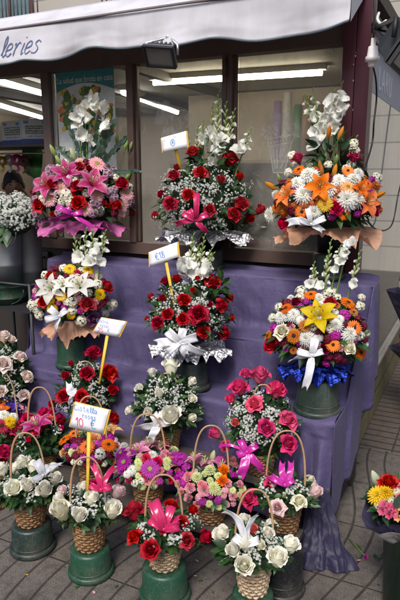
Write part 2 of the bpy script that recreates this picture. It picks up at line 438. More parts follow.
# ------------------------------------------------------------------ leaves, gypsophila
def add_leaf(b, p, d, nrmv, L, w, curl, mi, nv=5):
    d = nrm(d); s = nrm(np.cross(d, nrmv)); n = np.cross(s, d); G = []
    for k in range(nv):
        v = k / (nv - 1); c = p + d * L * v + n * (-curl * L * v * v); hw = w * (sin(pi * min(1, .06 + v * .94) ** .8) if v < 1 else .02)
        G.append([c - s * hw + n * hw * .3, c - n * 0, c + s * hw + n * hw * .3])
    b.grid(G, mi)
class Dome:
    def __init__(s, cx, cy, yl, rxp, rzp, ry=None, wall=None):
        s.c = onY(cx, cy, yl); s.k = mpp(s.c); s.rx = rxp * s.k; s.rz = rzp * s.k; s.ry = ry if ry else s.rx * .85
        s.r = np.array([s.rx, s.ry, s.rz]); s.wall = wall; s.cx, s.cy, s.yl = cx, cy, yl
    def clampw(s, p):
        if s.wall is not None:
            l = Lc(p)
            if l[1] > s.wall: p = p - EY * (l[1] - s.wall)
        return p
    def hit(s, px, py, lift=0.0):
        r = ray(px, py); o = (CAM - s.c) / s.r; d = r / s.r
        a = d @ d; bb = 2 * o @ d; cc = o @ o - 1; D = bb * bb - 4 * a * cc
        t = (-bb - sqrt(D)) / (2 * a) if D > 0 else -bb / (2 * a)
        p = CAM + r * t; nn = nrm((p - s.c) / s.r ** 2) if D > 0 else nrm((p - s.c) / s.r)
        return p - r * lift / np.linalg.norm(r), nn
def fill_foliage(root, D, n=150, leaf=(.05, .014), mats=(0, 0, 1, 1, 2), low=-.35, seed=1, shell=(.72, 1.06), core=True, extra=(), mlist=None, name='foliage'):
    q = random.Random(seed); b = MB()
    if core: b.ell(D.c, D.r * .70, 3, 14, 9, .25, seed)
    for i in range(n):
        zz = q.uniform(low, .97); a = q.uniform(0, 2 * pi); rr = sqrt(1 - zz * zz); d = np.array([rr * cos(a), rr * sin(a), zz])
        p = D.c + d * D.r * q.uniform(shell[0] - .1, shell[0] + .16)
        dirn = nrm(d * D.r / max(D.r) + np.array([q.uniform(-.7, .7), q.uniform(-.7, .7), q.uniform(-.3, .5)]))
        L = leaf[0] * q.uniform(.7, 1.35); p2 = D.clampw(p + dirn * L); p = p2 - dirn * L
        p = D.clampw(p)
        add_leaf(b, p, dirn, nrm(d + np.array([q.uniform(-.5, .5), q.uniform(-.5, .5), .6])), L, leaf[1] * q.uniform(.75, 1.25), q.uniform(-.1, .45), q.choice(mats))
    for (px, py, dx, dy, L, w, mi) in extra:      # named leaves: pixel base, pixel direction
        p, _ = D.hit(px, py); dirn = np.array([dx, q.uniform(-.25, .05), -dy])
        add_leaf(b, p, dirn, nrm(np.array([0, -1, .5])), L, w, q.uniform(-.05, .2), mi)
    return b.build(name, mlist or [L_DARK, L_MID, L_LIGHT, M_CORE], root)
def gyp(root, pts, seed=0, per=16, spread=.032, fs=.0052, name='gypsophila'):
    """pts: (position, normal, origin)"""
    q = random.Random(seed); b = MB()
    for p, nn, o in pts:
        hub = p - nn * spread * 1.0
        b.tube([o + (hub - o) * .5, hub], .0009, 3, 1, cap=False)
        for i in range(per):
            d = nrm(nn * 1.0 + np.array([q.gauss(0, .75), q.gauss(0, .75), q.gauss(0, .75)])); c = hub + d * spread * q.uniform(.5, 1.5)
            if i % 2 == 0: b.tube([hub, c], .0006, 3, 1, cap=False)
            R = basis(nrm(d + nn * .6 + np.array([0, -.5, .2])), q.random() * 6); s = fs * q.uniform(.7, 1.25)
            V = [c]; Fs = []
            for k in range(5):
                a = 2 * pi * k / 5
                V += [c + R @ np.array([cos(a - .45) * s * .8, sin(a - .45) * s * .8, s * .25]), c + R @ np.array([cos(a) * s, sin(a) * s, s * .45]), c + R @ np.array([cos(a + .45) * s * .8, sin(a + .45) * s * .8, s * .25])]
                Fs.append((0, 3 * k + 1, 3 * k + 2, 3 * k + 3))
            b.add(V, Fs, 0)
            b.ell(c + R @ np.array([0, 0, s * .3]), (s * .42,) * 3, 0, 5, 3)
    return tag(b.build(name, [M_GYP, M_GYPST], root), kind='stuff')
def gyp_dome(root, D, n, seed=0, region=None, low=-.2, front=True, **k):
    q = random.Random(seed); pts = []
    while len(pts) < n:
        zz = q.uniform(low, .95); a = q.uniform(0, 2 * pi); rr = sqrt(1 - zz * zz); d = np.array([rr * cos(a), rr * sin(a), zz])
        if front and d[1] > .45: continue
        p = D.c + d * D.r * q.uniform(.92, 1.06); p = D.clampw(p); pts.append((p, nrm(d / D.r), D.c))
    return gyp(root, pts, seed, **k)
def gyp_px(root, D, px, seed=0, **k):
    q = random.Random(seed); pts = []
    for x, y in px:
        p, nn = D.hit(x + q.uniform(-1, 1), y + q.uniform(-1, 1), .012); pts.append((p, nn, D.c))
    return gyp(root, pts, seed, **k)
def proj(p):
    q = np.asarray(p) - CAM; d = q[1] * cos(PITCH) - q[2] * sin(PITCH); u = q[1] * sin(PITCH) + q[2] * cos(PITCH)
    return 200 + F_PX * q[0] / d, 300 - F_PX * u / d
def autofill(root, D, kinds, n, seed, mind=6.0, zr=(-.25, .95)):
    """small flowers set into the gaps that the listed flowers leave"""
    q = random.Random(seed); tries = 0; done = 0
    while done < n and tries < n * 40:
        tries += 1; zz = q.uniform(*zr); a = q.uniform(0, 2 * pi); rr = sqrt(1 - zz * zz); d = np.array([rr * cos(a), rr * sin(a), zz])
        if d[1] > .35: continue
        x, y = proj(D.c + d * D.r)
        if any((x - u) ** 2 + (y - v) ** 2 < (mind if w < 15 else mind * 1.35) ** 2 for u, v, w in USED.get(id(D), [])): continue
        kind, m, s = q.choice(kinds); put(root, D, kind, m, x, y, s * q.uniform(.85, 1.15)); done += 1
def skirt(root, D, n, seed, L=(.05, .015), z=(-.72, -.06), mats=(0, 0, 1)):
    """leaves hanging out over the collar or rim"""
    q = random.Random(seed); b = MB()
    for i in range(n):
        zz = q.uniform(*z); a = q.uniform(-pi, pi); 
        if sin(a) > .5: continue
        rr = sqrt(1 - zz * zz); d = np.array([rr * cos(a), rr * sin(a), zz]); p = D.clampw(D.c + d * D.r * np.array([1, 1, .75]) * q.uniform(.78, 1.0))
        dr = nrm(np.array([cos(a), sin(a) * .8, q.uniform(-.55, .05)])); LL = L[0] * q.uniform(.7, 1.3); e = D.clampw(p + dr * LL)
        add_leaf(b, e - dr * LL, dr, nrm(np.array([cos(a) * .4, sin(a) * .4 - .2, 1])), LL, L[1] * q.uniform(.8, 1.2), q.uniform(.1, .55), q.choice(mats))
    return b.build('foliage', [L_DARK, L_MID, L_LIGHT], root)
USED = {}; KEEP = []
def put(root, D, kind, m, px, py, size=None, name=None, up=None, cams=None, lift=.0, jit=.22, axis=None, sq=1.0):
    USED.setdefault(id(D), []).append((px, py, size or SIZE[kind])); KEEP.append(D)
    p, nn = D.hit(px, py, lift); p = D.clampw(p)
    sz = (size or SIZE[kind]) * mpp(p) * 1.06 * (.86 if kind == 'lily' else rnd.uniform(.92, 1.08))
    up = up if up is not None else (.62 if kind in ('rose', 'rosebud') else .28); cams = cams if cams is not None else (.26 if kind in ('rose', 'rosebud') else .5)
    if kind == 'lily': cams, jit = .30, max(jit, .34)
    if kind == 'rosebud': up, jit = .75, .3
    ax = nn * .75 + nrm(CAM - p) * cams + np.array([rnd.uniform(-jit, jit), rnd.uniform(-jit, jit), rnd.uniform(-jit, jit) + up]) if axis is None else np.asarray(axis, float)
    vs, sub = flower_meshes(kind, m)
    nm = name or dict(rosebud='rose').get(kind, kind)
    return inst(nm, rnd.choice(vs), root, p, ax, sz, rnd.random() * 6.28, sub, sq)
def many(root, D, kind, m, pts, **k):
    for t in pts:
        kk = dict(k)
        if len(t) > 2: kk['size'] = t[2]
        put(root, D, kind, m, t[0], t[1], **kk)
# gladiolus spike from base pixel to tip pixel
def gladiolus(root, yl, base, tip, blooms=(), buds=6, m=None, bsize=14, bulge=0.0, wall=None, green=True):
    a, c = onY(*base, yl), onY(*tip, yl + .01); k = mpp(a); v = c - a; L = np.linalg.norm(v); b = MB()
    side = nrm(np.cross(v, [0, 1, 0]))
    pt = lambda t: a + v * t + side * bulge * L * sin(pi * t) * .5
    b.tube([pt(t) for t in np.linspace(0, 1, 7)], [.0045, .0045, .004, .0038, .0033, .0026, .0018], 6, 0)
    st = b.build('gladiolus', [M_STEM], root)
    bd = MB()
    for i in range(buds):
        t = 1 - .52 * (i / max(1, buds)) ** .9; s = (1 if i % 2 else -1); Lb = k * (3.6 + 4.6 * (1 - t) / .5) ; p = pt(t)
        d = nrm(v / L * 1.0 + side * s * .42 + np.array([0, -.25, 0])); r = Lb * .17
        bd.tube([p, p + d * Lb * .3, p + d * Lb * .7, p + d * Lb], [r * .5, r, r * .85, r * .2], 6, 0 if i < buds * .6 else 1)
    if buds: bd.build('gladiolus_buds', [M_BUDG, M_BUDC], st)
    vs = [_glad.setdefault((m.name, s), gladbloom_mesh(m, s)) for s in (1, 2, 3)] if blooms else []
    for i, (x, y) in enumerate(blooms):
        p = onY(x, y, yl - .025)
        ax = nrm(nrm(CAM - p) * .55 + np.array([rnd.uniform(-.9, .9), 0, rnd.uniform(-.1, .8)]))
        inst('gladiolus_bloom', vs[i % 3], st, p, ax, bsize * k * rnd.uniform(.9, 1.12), rnd.random() * 6)
    if blooms:      # half-open florets above the open ones
        tt = sorted(((onY(x, y, yl) - a) @ v / L ** 2 for x, y in blooms))[-1]
        for i in range(4):
            t = tt + (min(.93, tt + .42) - tt) * (i + .6) / 4; s_ = 1 if i % 2 else -1; p = pt(min(t, .97)) + side * s_ * k * 2.2
            inst('gladiolus_bloom', vs[i % 3], st, p, nrm(v / L * .9 + side * s_ * .6 + np.array([0, -.5, 0])), bsize * k * (.62 - .10 * i), rnd.random() * 6)
    return st
_glad = {}
# ribbons
def ribm(name, c, rough=.3, tr=.15, sheen=.3):
    if name in _mc: return _mc[name]
    g = N(name).set(rough, 0, .6); cc = g.mix(g.noise(60, 3), tuple(x * .85 for x in c), c); g.col(cc); g.transl(cc, tr); mp = g.n('Mapping'); mp.inputs['Scale'].default_value = (40, 40, 90); g.l(g.coord(), mp.inputs[0]); g.bump(g.noise(1, 3, vec=mp.outputs[0]), .25, .004)
    _mc[name] = g.m; return g.m
R_PINK = ribm('satin_hot_pink', (.60, .025, .13), .2); R_MAG = ribm('satin_magenta', (.56, .03, .34), .2); R_WHITE = ribm('satin_white', (.80, .81, .84), .4, .25)
def smooth_path(P, n=18):
    P = [np.asarray(p, float) for p in P]; Q = [2 * P[0] - P[1]] + P + [2 * P[-1] - P[-2]]; out = []
    m = len(P) - 1
    for i in range(n + 1):
        t = min(m - 1e-6, m * i / n); k = int(t); f = t - k; a, b_, c, d = Q[k:k + 4]
        out.append(.5 * ((2 * b_) + (c - a) * f + (2 * a - 5 * b_ + 4 * c - d) * f * f + (3 * b_ - a - 3 * c + d) * f ** 3))
    return out
def strip(b, path, w, mi=0, twist=0.0, n=18, taper=False, face=None):
    P = smooth_path(path, n); G = []; wob = rnd.random() * 6
    for i, p in enumerate(P):
        t = nrm(P[min(i + 1, n)] - P[max(i - 1, 0)]); vd = nrm(CAM - p) if face is None else face
        s = nrm(np.cross(t, vd)); nn = np.cross(s, t); a = twist * (i / n - .5) * 2 + .25 * sin(i * .5 + wob); s = s * cos(a) + nn * sin(a); nn = np.cross(s, t)
        ww = w * (min(1, .35 + 1.6 * min(i, n - i) / n) if taper else 1)
        G.append([p + s * ww * (j / 2 - 1) / 2 * 1.0 + nn * w * .10 * (1 - (j / 2 - 1) ** 2) for j in range(5)])
    b.grid(G, mi)
def bow(root, yl, c, specs, m, name='ribbon'):
    """c: pixel of the knot. specs: ('L', angle, length px, width px) loop or ('T', angle, length, width, curl) tail"""
    b = MB(); p0 = onY(c[0], c[1], yl); k = mpp(p0); vw = nrm(CAM - p0); rx = nrm(np.cross(EZ, vw)) ; ry = np.cross(vw, rx)
    for sp in specs:
        a = radians(sp[1] + rnd.uniform(-8, 8)); L = sp[2] * k * .88; w = sp[3] * k * .74; d = rx * cos(a) + ry * sin(a); sd = np.cross(vw, d); G = []
        if sp[0] == 'L':
            n = 26; ht = L * rnd.uniform(.30, .42); tilt = rnd.uniform(-.35, .35); ax = nrm(sd * cos(tilt) + vw * sin(tilt))
            for i in range(n + 1):
                t = i / n; th = 2 * pi * t
                x = L * (.5 - .5 * cos(th)) * (1 - .06 * sin(th)); h = ht * sin(th) * (.55 + .45 * sin(pi * t)) + .012
                pin = .30 + .70 * sin(pi * t) ** .55
                row = []
                for jj in range(7):
                    s = jj / 3 - 1; fold = (1 - pin) * .5 * cos(s * 5.5) * w * .5
                    cre = w * .05 * sin(s * 4 + i * .35 + a * 3) * sin(pi * t); row.append(p0 + d * (x + cre) + vw * (h + fold + cre) + ax * s * w * .5 * pin + vw * w * .05 * abs(s))
                G.append(row)
        else:
            n = 22; cu = sp[4] if len(sp) > 4 else 0; p = p0 + vw * .012; ang = a - cu * .25; tw0 = rnd.uniform(.15, .5) * rnd.choice((-1, 1)); tw1 = tw0 + rnd.uniform(.7, 1.3) * rnd.choice((-1, 1))
            for i in range(n + 1):
                t = i / n; dd = rx * cos(ang) + ry * sin(ang); nn = np.cross(vw, dd); tw = tw0 + (tw1 - tw0) * t; ax = nn * cos(tw) + vw * sin(tw); fn = np.cross(dd, ax)
                pin = .35 + .65 * min(1, t * 4) ** .7; row = []
                for jj in range(7):
                    s = jj / 3 - 1; cut = (w * .55 * (abs(s) - .5) if i == n else 0)
                    row.append(p + fn * w * .06 * sin(i * .55 + s * 2) + ax * s * w * .5 * pin + fn * (w * .04 * (s * s) + (1 - pin) * .3 * w * cos(s * 5)) + dd * cut)
                G.append(row); p = p + dd * L / n + vw * L / n * .42 * cos(pi * t * 1.15); ang += cu / n * (.4 + 1.2 * t)
        b.grid(G)
    b.ell(p0 + vw * .016, (.008, .009, .009), 0, 10, 7)
    return b.build(name, m, root, solid=.0005)
# collar of wrapping round the foot of a bouquet
def collar(root, D, r0, y_in, y_out, rxp, m, seed=0, name='wrapping', freq=9, amp=.03, zoff=0.0, arc=None, ry=None, flip=0.0):
    q = random.Random(seed); c0 = onY(D.cx, y_in, D.yl); k = D.k; rx = rxp * k * .93; ryy = ry or min(rx * .85, D.ry * 1.12)
    dz = (y_in - y_out) * k; n = 220; G = []; cr = [q.gauss(0, 1) for _ in range(n)]; cr = [(cr[j - 1] + cr[j] * 2 + cr[(j + 1) % n]) / 4 for j in range(n)]
    ph = [q.random() * 6 for _ in range(6)]
    for i in range(10):
        v = i / 9; row = []
        for j in range(n):
            a = 2 * pi * j / n
            w = sin(freq * a + ph[0]) * .6 + sin((freq * 1.7 // 1) * a + ph[1]) * .5 + .35 * sin(3 * a + ph[2]) + .3 * sin(2 * freq * a + ph[3] + v * 2)
            w2 = sin(freq * a + ph[4]) + .5 * sin(5 * a + ph[5])
            r = 1 + .10 * w2 * v; x = (r0 + (rx - r0) * v) * r; y = (r0 + (ryy - r0) * v) * r
            z = dz * (v ** .8) + amp * w * v ** 1.2 - flip * max(0, v - .7) ** 2 * 4
            z += cr[j] * .010 * v + .006 * v * sin(31 * a + 6 * v + ph[1]) + q.uniform(-.0015, .0015); x *= 1 + .04 * v * cr[(j * 7) % n] * .4
            p = c0 + np.array([x * cos(a), y * sin(a), z + zoff]); row.append(D.clampw(p))
        G.append(row)
    b = MB(); b.grid(G, 0, True); return b.build(name, m, root)
def foilm(name, c, metal=1.0, rough=.22, bs=28, tr=0):
    g = N(name).set(rough, metal, .5); g.col(g.mix(g.noise(20), tuple(x * .7 for x in c), c))
    v = g.n('TexVoronoi'); v.inputs['Scale'].default_value = bs; g.l(g.coord(), v.inputs['Vector'])
    h = g.math('ADD', v.outputs['Distance'], g.math('MULTIPLY', g.noise(bs * 1.5, 4), .8)); g.bump(h, .55, .012)
    if tr: g.transl(c, tr)
    return g.m
W_SILVER = foilm('silver_foil', (.74, .74, .78), .9, .34, 60); W_BLUE = foilm('blue_foil', (.02, .05, .40), .75, .25, 45)
W_PEACH = foilm('peach_tissue', (.86, .48, .30), 0, .5, 22, .42); W_PINK = foilm('pink_tissue', (.72, .16, .45), 0, .5, 16, .35); W_DARK = foilm('dark_wrap', (.05, .045, .09), 0, .35, 20)
W_GREY = foilm('grey_paper', (.30, .28, .28), 0, .6, 20)
M_POT = mat('black_plastic', (.012, .014, .014), .45, bump=.1)

# ------------------------------------------------------------------ buckets
def bucketm(name, c):
    g = N(name).set(.42, 0, .5)
    nz = g.noise(14, 5); cc = g.mix(nz, tuple(x * .75 for x in c), tuple(x * 1.2 for x in c))
    d = g.noise(6, 8, rough=.7); cc = g.mix(g.math('MULTIPLY', g.ramp(d, .48, .70), .55), cc, (.11, .10, .08))
    s = g.noise(160, 3); cc = g.mix(g.math('MULTIPLY', g.ramp(s, .58, .72), .45), cc, (.17, .18, .15)); mp = g.n('Mapping'); mp.inputs['Scale'].default_value = (60, 60, 5); g.l(g.coord(), mp.inputs[0]); cc = g.mix(g.math('MULTIPLY', g.ramp(g.noise(1, 5, vec=mp.outputs[0]), .55, .75), .28), cc, (.15, .16, .13))
    g.col(cc); g.bump(g.noise(90, 4), .08, .003); return g.m
B_GREEN = bucketm('green_plastic', (.011, .058, .032)); B_DULL = bucketm('dull_green_plastic', (.026, .046, .035)); B_DARK = bucketm('dark_green_plastic', (.013, .027, .023)); B_BLACK = bucketm('black_bucket', (.012, .013, .015))
def inv_bucket(loc, r, h, m, label, group='upturned plastic buckets used as stands'):
    t = thing('bucket', label, 'bucket', loc, group); b = MB(); rt = r * .80; x, y, z = loc; c = (x, y, z)
    b.lathe([(r * .90, .012), (rt + .006, h - .010), (rt + .001, h - .003), (rt - .006, h), (rt - .012, h + .0005), (rt * .5, h - .004), (.001, h - .004)], 40, 0, c)
    b.build('bucket_body', m, t)
    b = MB(); b.lathe([(r * .86, .022), (r * .925, .026), (r * .99, .022), (r * 1.01, .014), (r, .002), (r * .95, .0), (r * .9, .006), (r * .86, .010)], 40, 0, c); b.build('bucket_rim', m, t)
    b = MB(); b.lathe([(r * .86, h * .30), (r * .882 + .002, h * .29), (r * .886 + .002, h * .27), (r * .87, h * .26)], 40, 0, c); b.build('bucket_ridge', m, t)
    return t

# ------------------------------------------------------------------ cane baskets
def canem(name, c, c2):
    g = N(name).set(.5, 0, .4)
    nz = g.noise(35, 5); cc = g.mix(nz, tuple(x * .65 for x in c), tuple(min(1, x * 1.3) for x in c))
    cc = g.mix(g.math('MULTIPLY', g.ramp(g.noise(9, 4), .4, .7), .7), cc, c2)
    mp = g.n('Mapping'); mp.inputs['Scale'].default_value = (1, 1, 9); g.l(g.coord(), mp.inputs[0])
    g.col(cc); g.bump(g.noise(130, 4, vec=mp.outputs[0]), .35, .003); return g.m
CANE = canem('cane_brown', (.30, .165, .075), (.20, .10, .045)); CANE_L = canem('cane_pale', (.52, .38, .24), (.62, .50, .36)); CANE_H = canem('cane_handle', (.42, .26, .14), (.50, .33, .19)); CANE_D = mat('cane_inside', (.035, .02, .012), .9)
def basket(root, c, rb, rt, h, m, rows=10, stakes=13, apex=None, tilt=0.0, hrad=.0042, hw=1.0):
    x, y, z = c; b = MB(); n = stakes * 2 * 5
    R = lambda v: rb + (rt - rb) * (v ** .85)
    for i in range(rows):
        v = (i + .5) / rows; hh = h / rows * (.46 + .06 * sin(i * 2.7)); sec = []
        for k in range(6):
            a = 2 * pi * k / 6; sec.append((.0024 * cos(a), hh * sin(a)))
        G = []
        for j in range(n):
            a = 2 * pi * j / n; wv = .0027 * cos(stakes * a + pi * i) + .0006 * sin(17 * a + i)
            rr = R(v) + wv; zz = .0010 * sin(5 * a + i * 2)
            G.append([(x + (rr + s0) * cos(a), y + (rr + s0) * sin(a), z + h * v + s1 + zz) for s0, s1 in sec])
        G = np.array(G).transpose(1, 0, 2); G = np.concatenate([G, G[:1]], 0); b.grid(G, 0, True)
    for j in range(stakes * 2):
        a = 2 * pi * (j + .0) / (stakes * 2)
        b.tube([(x + R(v) * cos(a), y + R(v) * sin(a), z + h * v) for v in (0, .25, .5, .75, 1)], .0028, 5, 0)
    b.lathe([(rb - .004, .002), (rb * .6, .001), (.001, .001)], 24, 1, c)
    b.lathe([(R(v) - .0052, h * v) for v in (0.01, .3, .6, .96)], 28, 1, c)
    body = b.build('basket', [m, CANE_D], root)
    b = MB(); n2 = 120
    for k in range(2):      # twisted rim
        b.tube([(x + (rt + .002 + .003 * cos(16 * a + k * pi)) * cos(a), y + (rt + .002 + .003 * cos(16 * a + k * pi)) * sin(a), z + h + .001 + .0035 * sin(16 * a + k * pi)) for a in np.linspace(0, 2 * pi, n2)], .0036, 5, 0, cap=False)
    b.build('basket_rim', m, body)
    if apex:
        b = MB(); b2 = []; H = apex
        for t in np.linspace(0, pi, 30):
            e = abs(cos(t)) ** .8 * (1 if cos(t) > 0 else -1)
            xx = rt * hw * (e * 1.0 + .05 * sin(2 * t)); zz = h * .75 + (H - h * .75) * sin(t) ** .72
            b2.append((x + xx * cos(tilt), y + xx * sin(tilt) , z + zz))
        b.tube(b2, hrad * 1.1, 8, 0, flat=.62); b.build('handle', CANE_H, root)
    return body

# ------------------------------------------------------------------ price cards with handwriting
STROKES = {
 'C': [[(.8, .85), (.5, 1), (.15, .8), (.05, .4), (.25, .05), (.6, 0), (.85, .2)]], 'i': [[(.3, .6), (.25, .2), (.35, 0), (.5, .1)], [(.33, .85), (.36, .9)]],
 's': [[(.65, .55), (.4, .65), (.2, .5), (.55, .25), (.45, .02), (.1, .05)]], 't': [[(.35, 1), (.3, .3), (.4, 0), (.6, .08)], [(.1, .68), (.6, .72)]],
 'e': [[(.15, .3), (.6, .4), (.5, .65), (.2, .55), (.12, .2), (.4, 0), (.7, .15)]], 'l': [[(.1, .1), (.45, .7), (.4, 1.05), (.25, .8), (.22, .25), (.38, 0), (.6, .12)]],
 'a': [[(.6, .55), (.3, .65), (.1, .3), (.3, 0), (.6, .3), (.62, .6), (.6, .15), (.75, 0)]], 'r': [[(.1, .55), (.25, .6), (.22, 0), (.25, .35), (.5, .65), (.7, .58)]],
 'o': [[(.4, .62), (.12, .4), (.25, .02), (.6, .15), (.6, .5), (.38, .62)]], 'n': [[(.1, .6), (.12, 0), (.2, .45), (.5, .6), (.55, .3), (.6, 0)]],
 '1': [[(.1, .7), (.45, 1), (.4, .5), (.36, 0)]], '0': [[(.45, 1), (.12, .7), (.15, .2), (.45, 0), (.75, .3), (.75, .75), (.45, 1)]], '2': [[(.1, .75), (.4, 1), (.7, .75), (.4, .3), (.05, .02), (.75, .05)]],
 '5': [[(.7, 1), (.2, .98), (.18, .6), (.55, .6), (.72, .3), (.45, 0), (.08, .1)]], '8': [[(.65, .85), (.4, 1), (.18, .8), (.4, .55), (.7, .25), (.4, 0), (.1, .22), (.4, .55), (.65, .85)]],
 '€': [[(.85, .9), (.5, 1), (.2, .6), (.25, .15), (.55, 0), (.85, .12)], [(.0, .62), (.65, .64)], [(.0, .4), (.6, .42)]], '.': [[(.2, .02), (.25, .05)]],
 'O': [[(.5, 1.0), (.05, .7), (.1, .15), (.55, 0), (.95, .3), (.9, .8), (.45, 1.02)], [(.3, .25), (.5, .75), (.65, .3)], [(.35, .45), (.7, .5)]], 'F': [[(.15, 0), (.2, .95), (.75, 1)], [(.18, .5), (.6, .52)]],
}
def write(b, text, o, ex, ey, nn, size, th=.07, mi=0, adv=.72, slant=.0):
    x = 0.0
    for ch in text:
        for st in STROKES.get(ch, []):
            pts = [o + ex * (x + (px + slant * py) * .75) * size + ey * py * size + nn * .0016 for px, py in st]
            P = smooth_path(pts, max(6, 4 * len(pts))); G = []
            for i, p in enumerate(P):
                t = nrm(P[min(i + 1, len(P) - 1)] - P[max(i - 1, 0)]); s = np.cross(nn, t) * size * th * .5
                G.append([p - s, p + s])
            b.grid(G, mi)
        x += adv if ch not in '.il1' else adv * .62
M_CARD = mat('card_white', (.80, .81, .84), .6, var=.05); M_CARDY = mat('card_yellow', (.72, .45, .05), .5); M_INKB = mat('ink_blue', (.10, .28, .62), .6); M_INKR = mat('ink_red', (.72, .05, .16), .6)
def price_card(label, cor, stake, yl, lines, swpx=4):
    """cor: TL TR BR BL pixels; stake: pixel top and foot with depths"""
    Pc = [onY(x, y, yl) for x, y in cor]; foot = onY(*stake[1]); t = thing('price_card', label, 'price card', foot, 'hand-written price cards on yellow stakes')
    nn = nrm(np.cross(Pc[1] - Pc[0], Pc[3] - Pc[0])); nn = nn if nn @ (CAM - Pc[0]) > 0 else -nn
    ex = nrm(Pc[2] - Pc[3]); wd = np.linalg.norm(Pc[2] - Pc[3]); ey = nrm(np.cross(nn, ex)); ht = abs((Pc[0] - Pc[3]) @ ey)
    b = MB(); n = 8; G = []
    for j in range(5):
        v = j / 4; row = []
        for i in range(n + 1):
            u = i / n; a = Pc[3] * (1 - u) + Pc[2] * u; c = Pc[0] * (1 - u) + Pc[1] * u; row.append(a * (1 - v) + c * v + nn * (.0022 + .002 * sin(u * 3.1 + v)))
        G.append(row)
    b.grid(G); b.build('card', M_CARD, t, solid=.0008)
    b = MB(); e = wd * .045; q = [Pc[0] - ex * e, Pc[1] + ex * e, Pc[2] + ex * e, Pc[3] - ex * e]
    back = [p - nn * .0012 for p in q] + [p - nn * .0042 for p in q]
    b.add(back, [(0, 1, 2, 3), (7, 6, 5, 4), (0, 4, 5, 1), (1, 5, 6, 2), (2, 6, 7, 3), (3, 7, 4, 0)]); b.build('backing', M_CARDY, t, smooth=False)
    b = MB(); tp = onY(stake[0][0], stake[0][1], yl) - nn * .006; k = mpp(tp)
    b.tube([tp, tp * .5 + foot * .5, foot], [k * swpx * .5, k * swpx * .45, k * swpx * .35], 6, 0, flat=.35, up=nn); b.build('stake', M_CARDY, t)
    o = Pc[3] + nn * .0032
    for (text, u, v, s, ink) in lines: b = MB(); write(b, text, o + ex * wd * u + ey * ht * v, ex, ey, nn, s * ht, .11, ink); b.build('handwriting', [M_INKB, M_INKR], t)
    return t
def words(parent, body, size, m, ax_x, ax_n, pos, sx=1.0, center=False, space=1.0):
    fc = bpy.data.curves.new('lettering', 'FONT'); fc.body = body; fc.size = size; fc.extrude = .0003; fc.space_character = space
    if center: fc.align_x = 'CENTER'
    fo = bpy.data.objects.new('lettering_curve', fc); COL.objects.link(fo); dg = bpy.context.evaluated_depsgraph_get(); me = bpy.data.meshes.new_from_object(fo.evaluated_get(dg)); bpy.data.objects.remove(fo)
    me.materials.clear(); me.materials.append(m); o = bpy.data.objects.new('lettering', me); COL.objects.link(o); o.parent = parent
    R = np.eye(4); R[:3, 0] = ax_x * sx; R[:3, 1] = EZ; R[:3, 2] = ax_n; R[:3, 3] = np.asarray(pos) - getloc(parent); o.matrix_local = Matrix(R.tolist()); return o
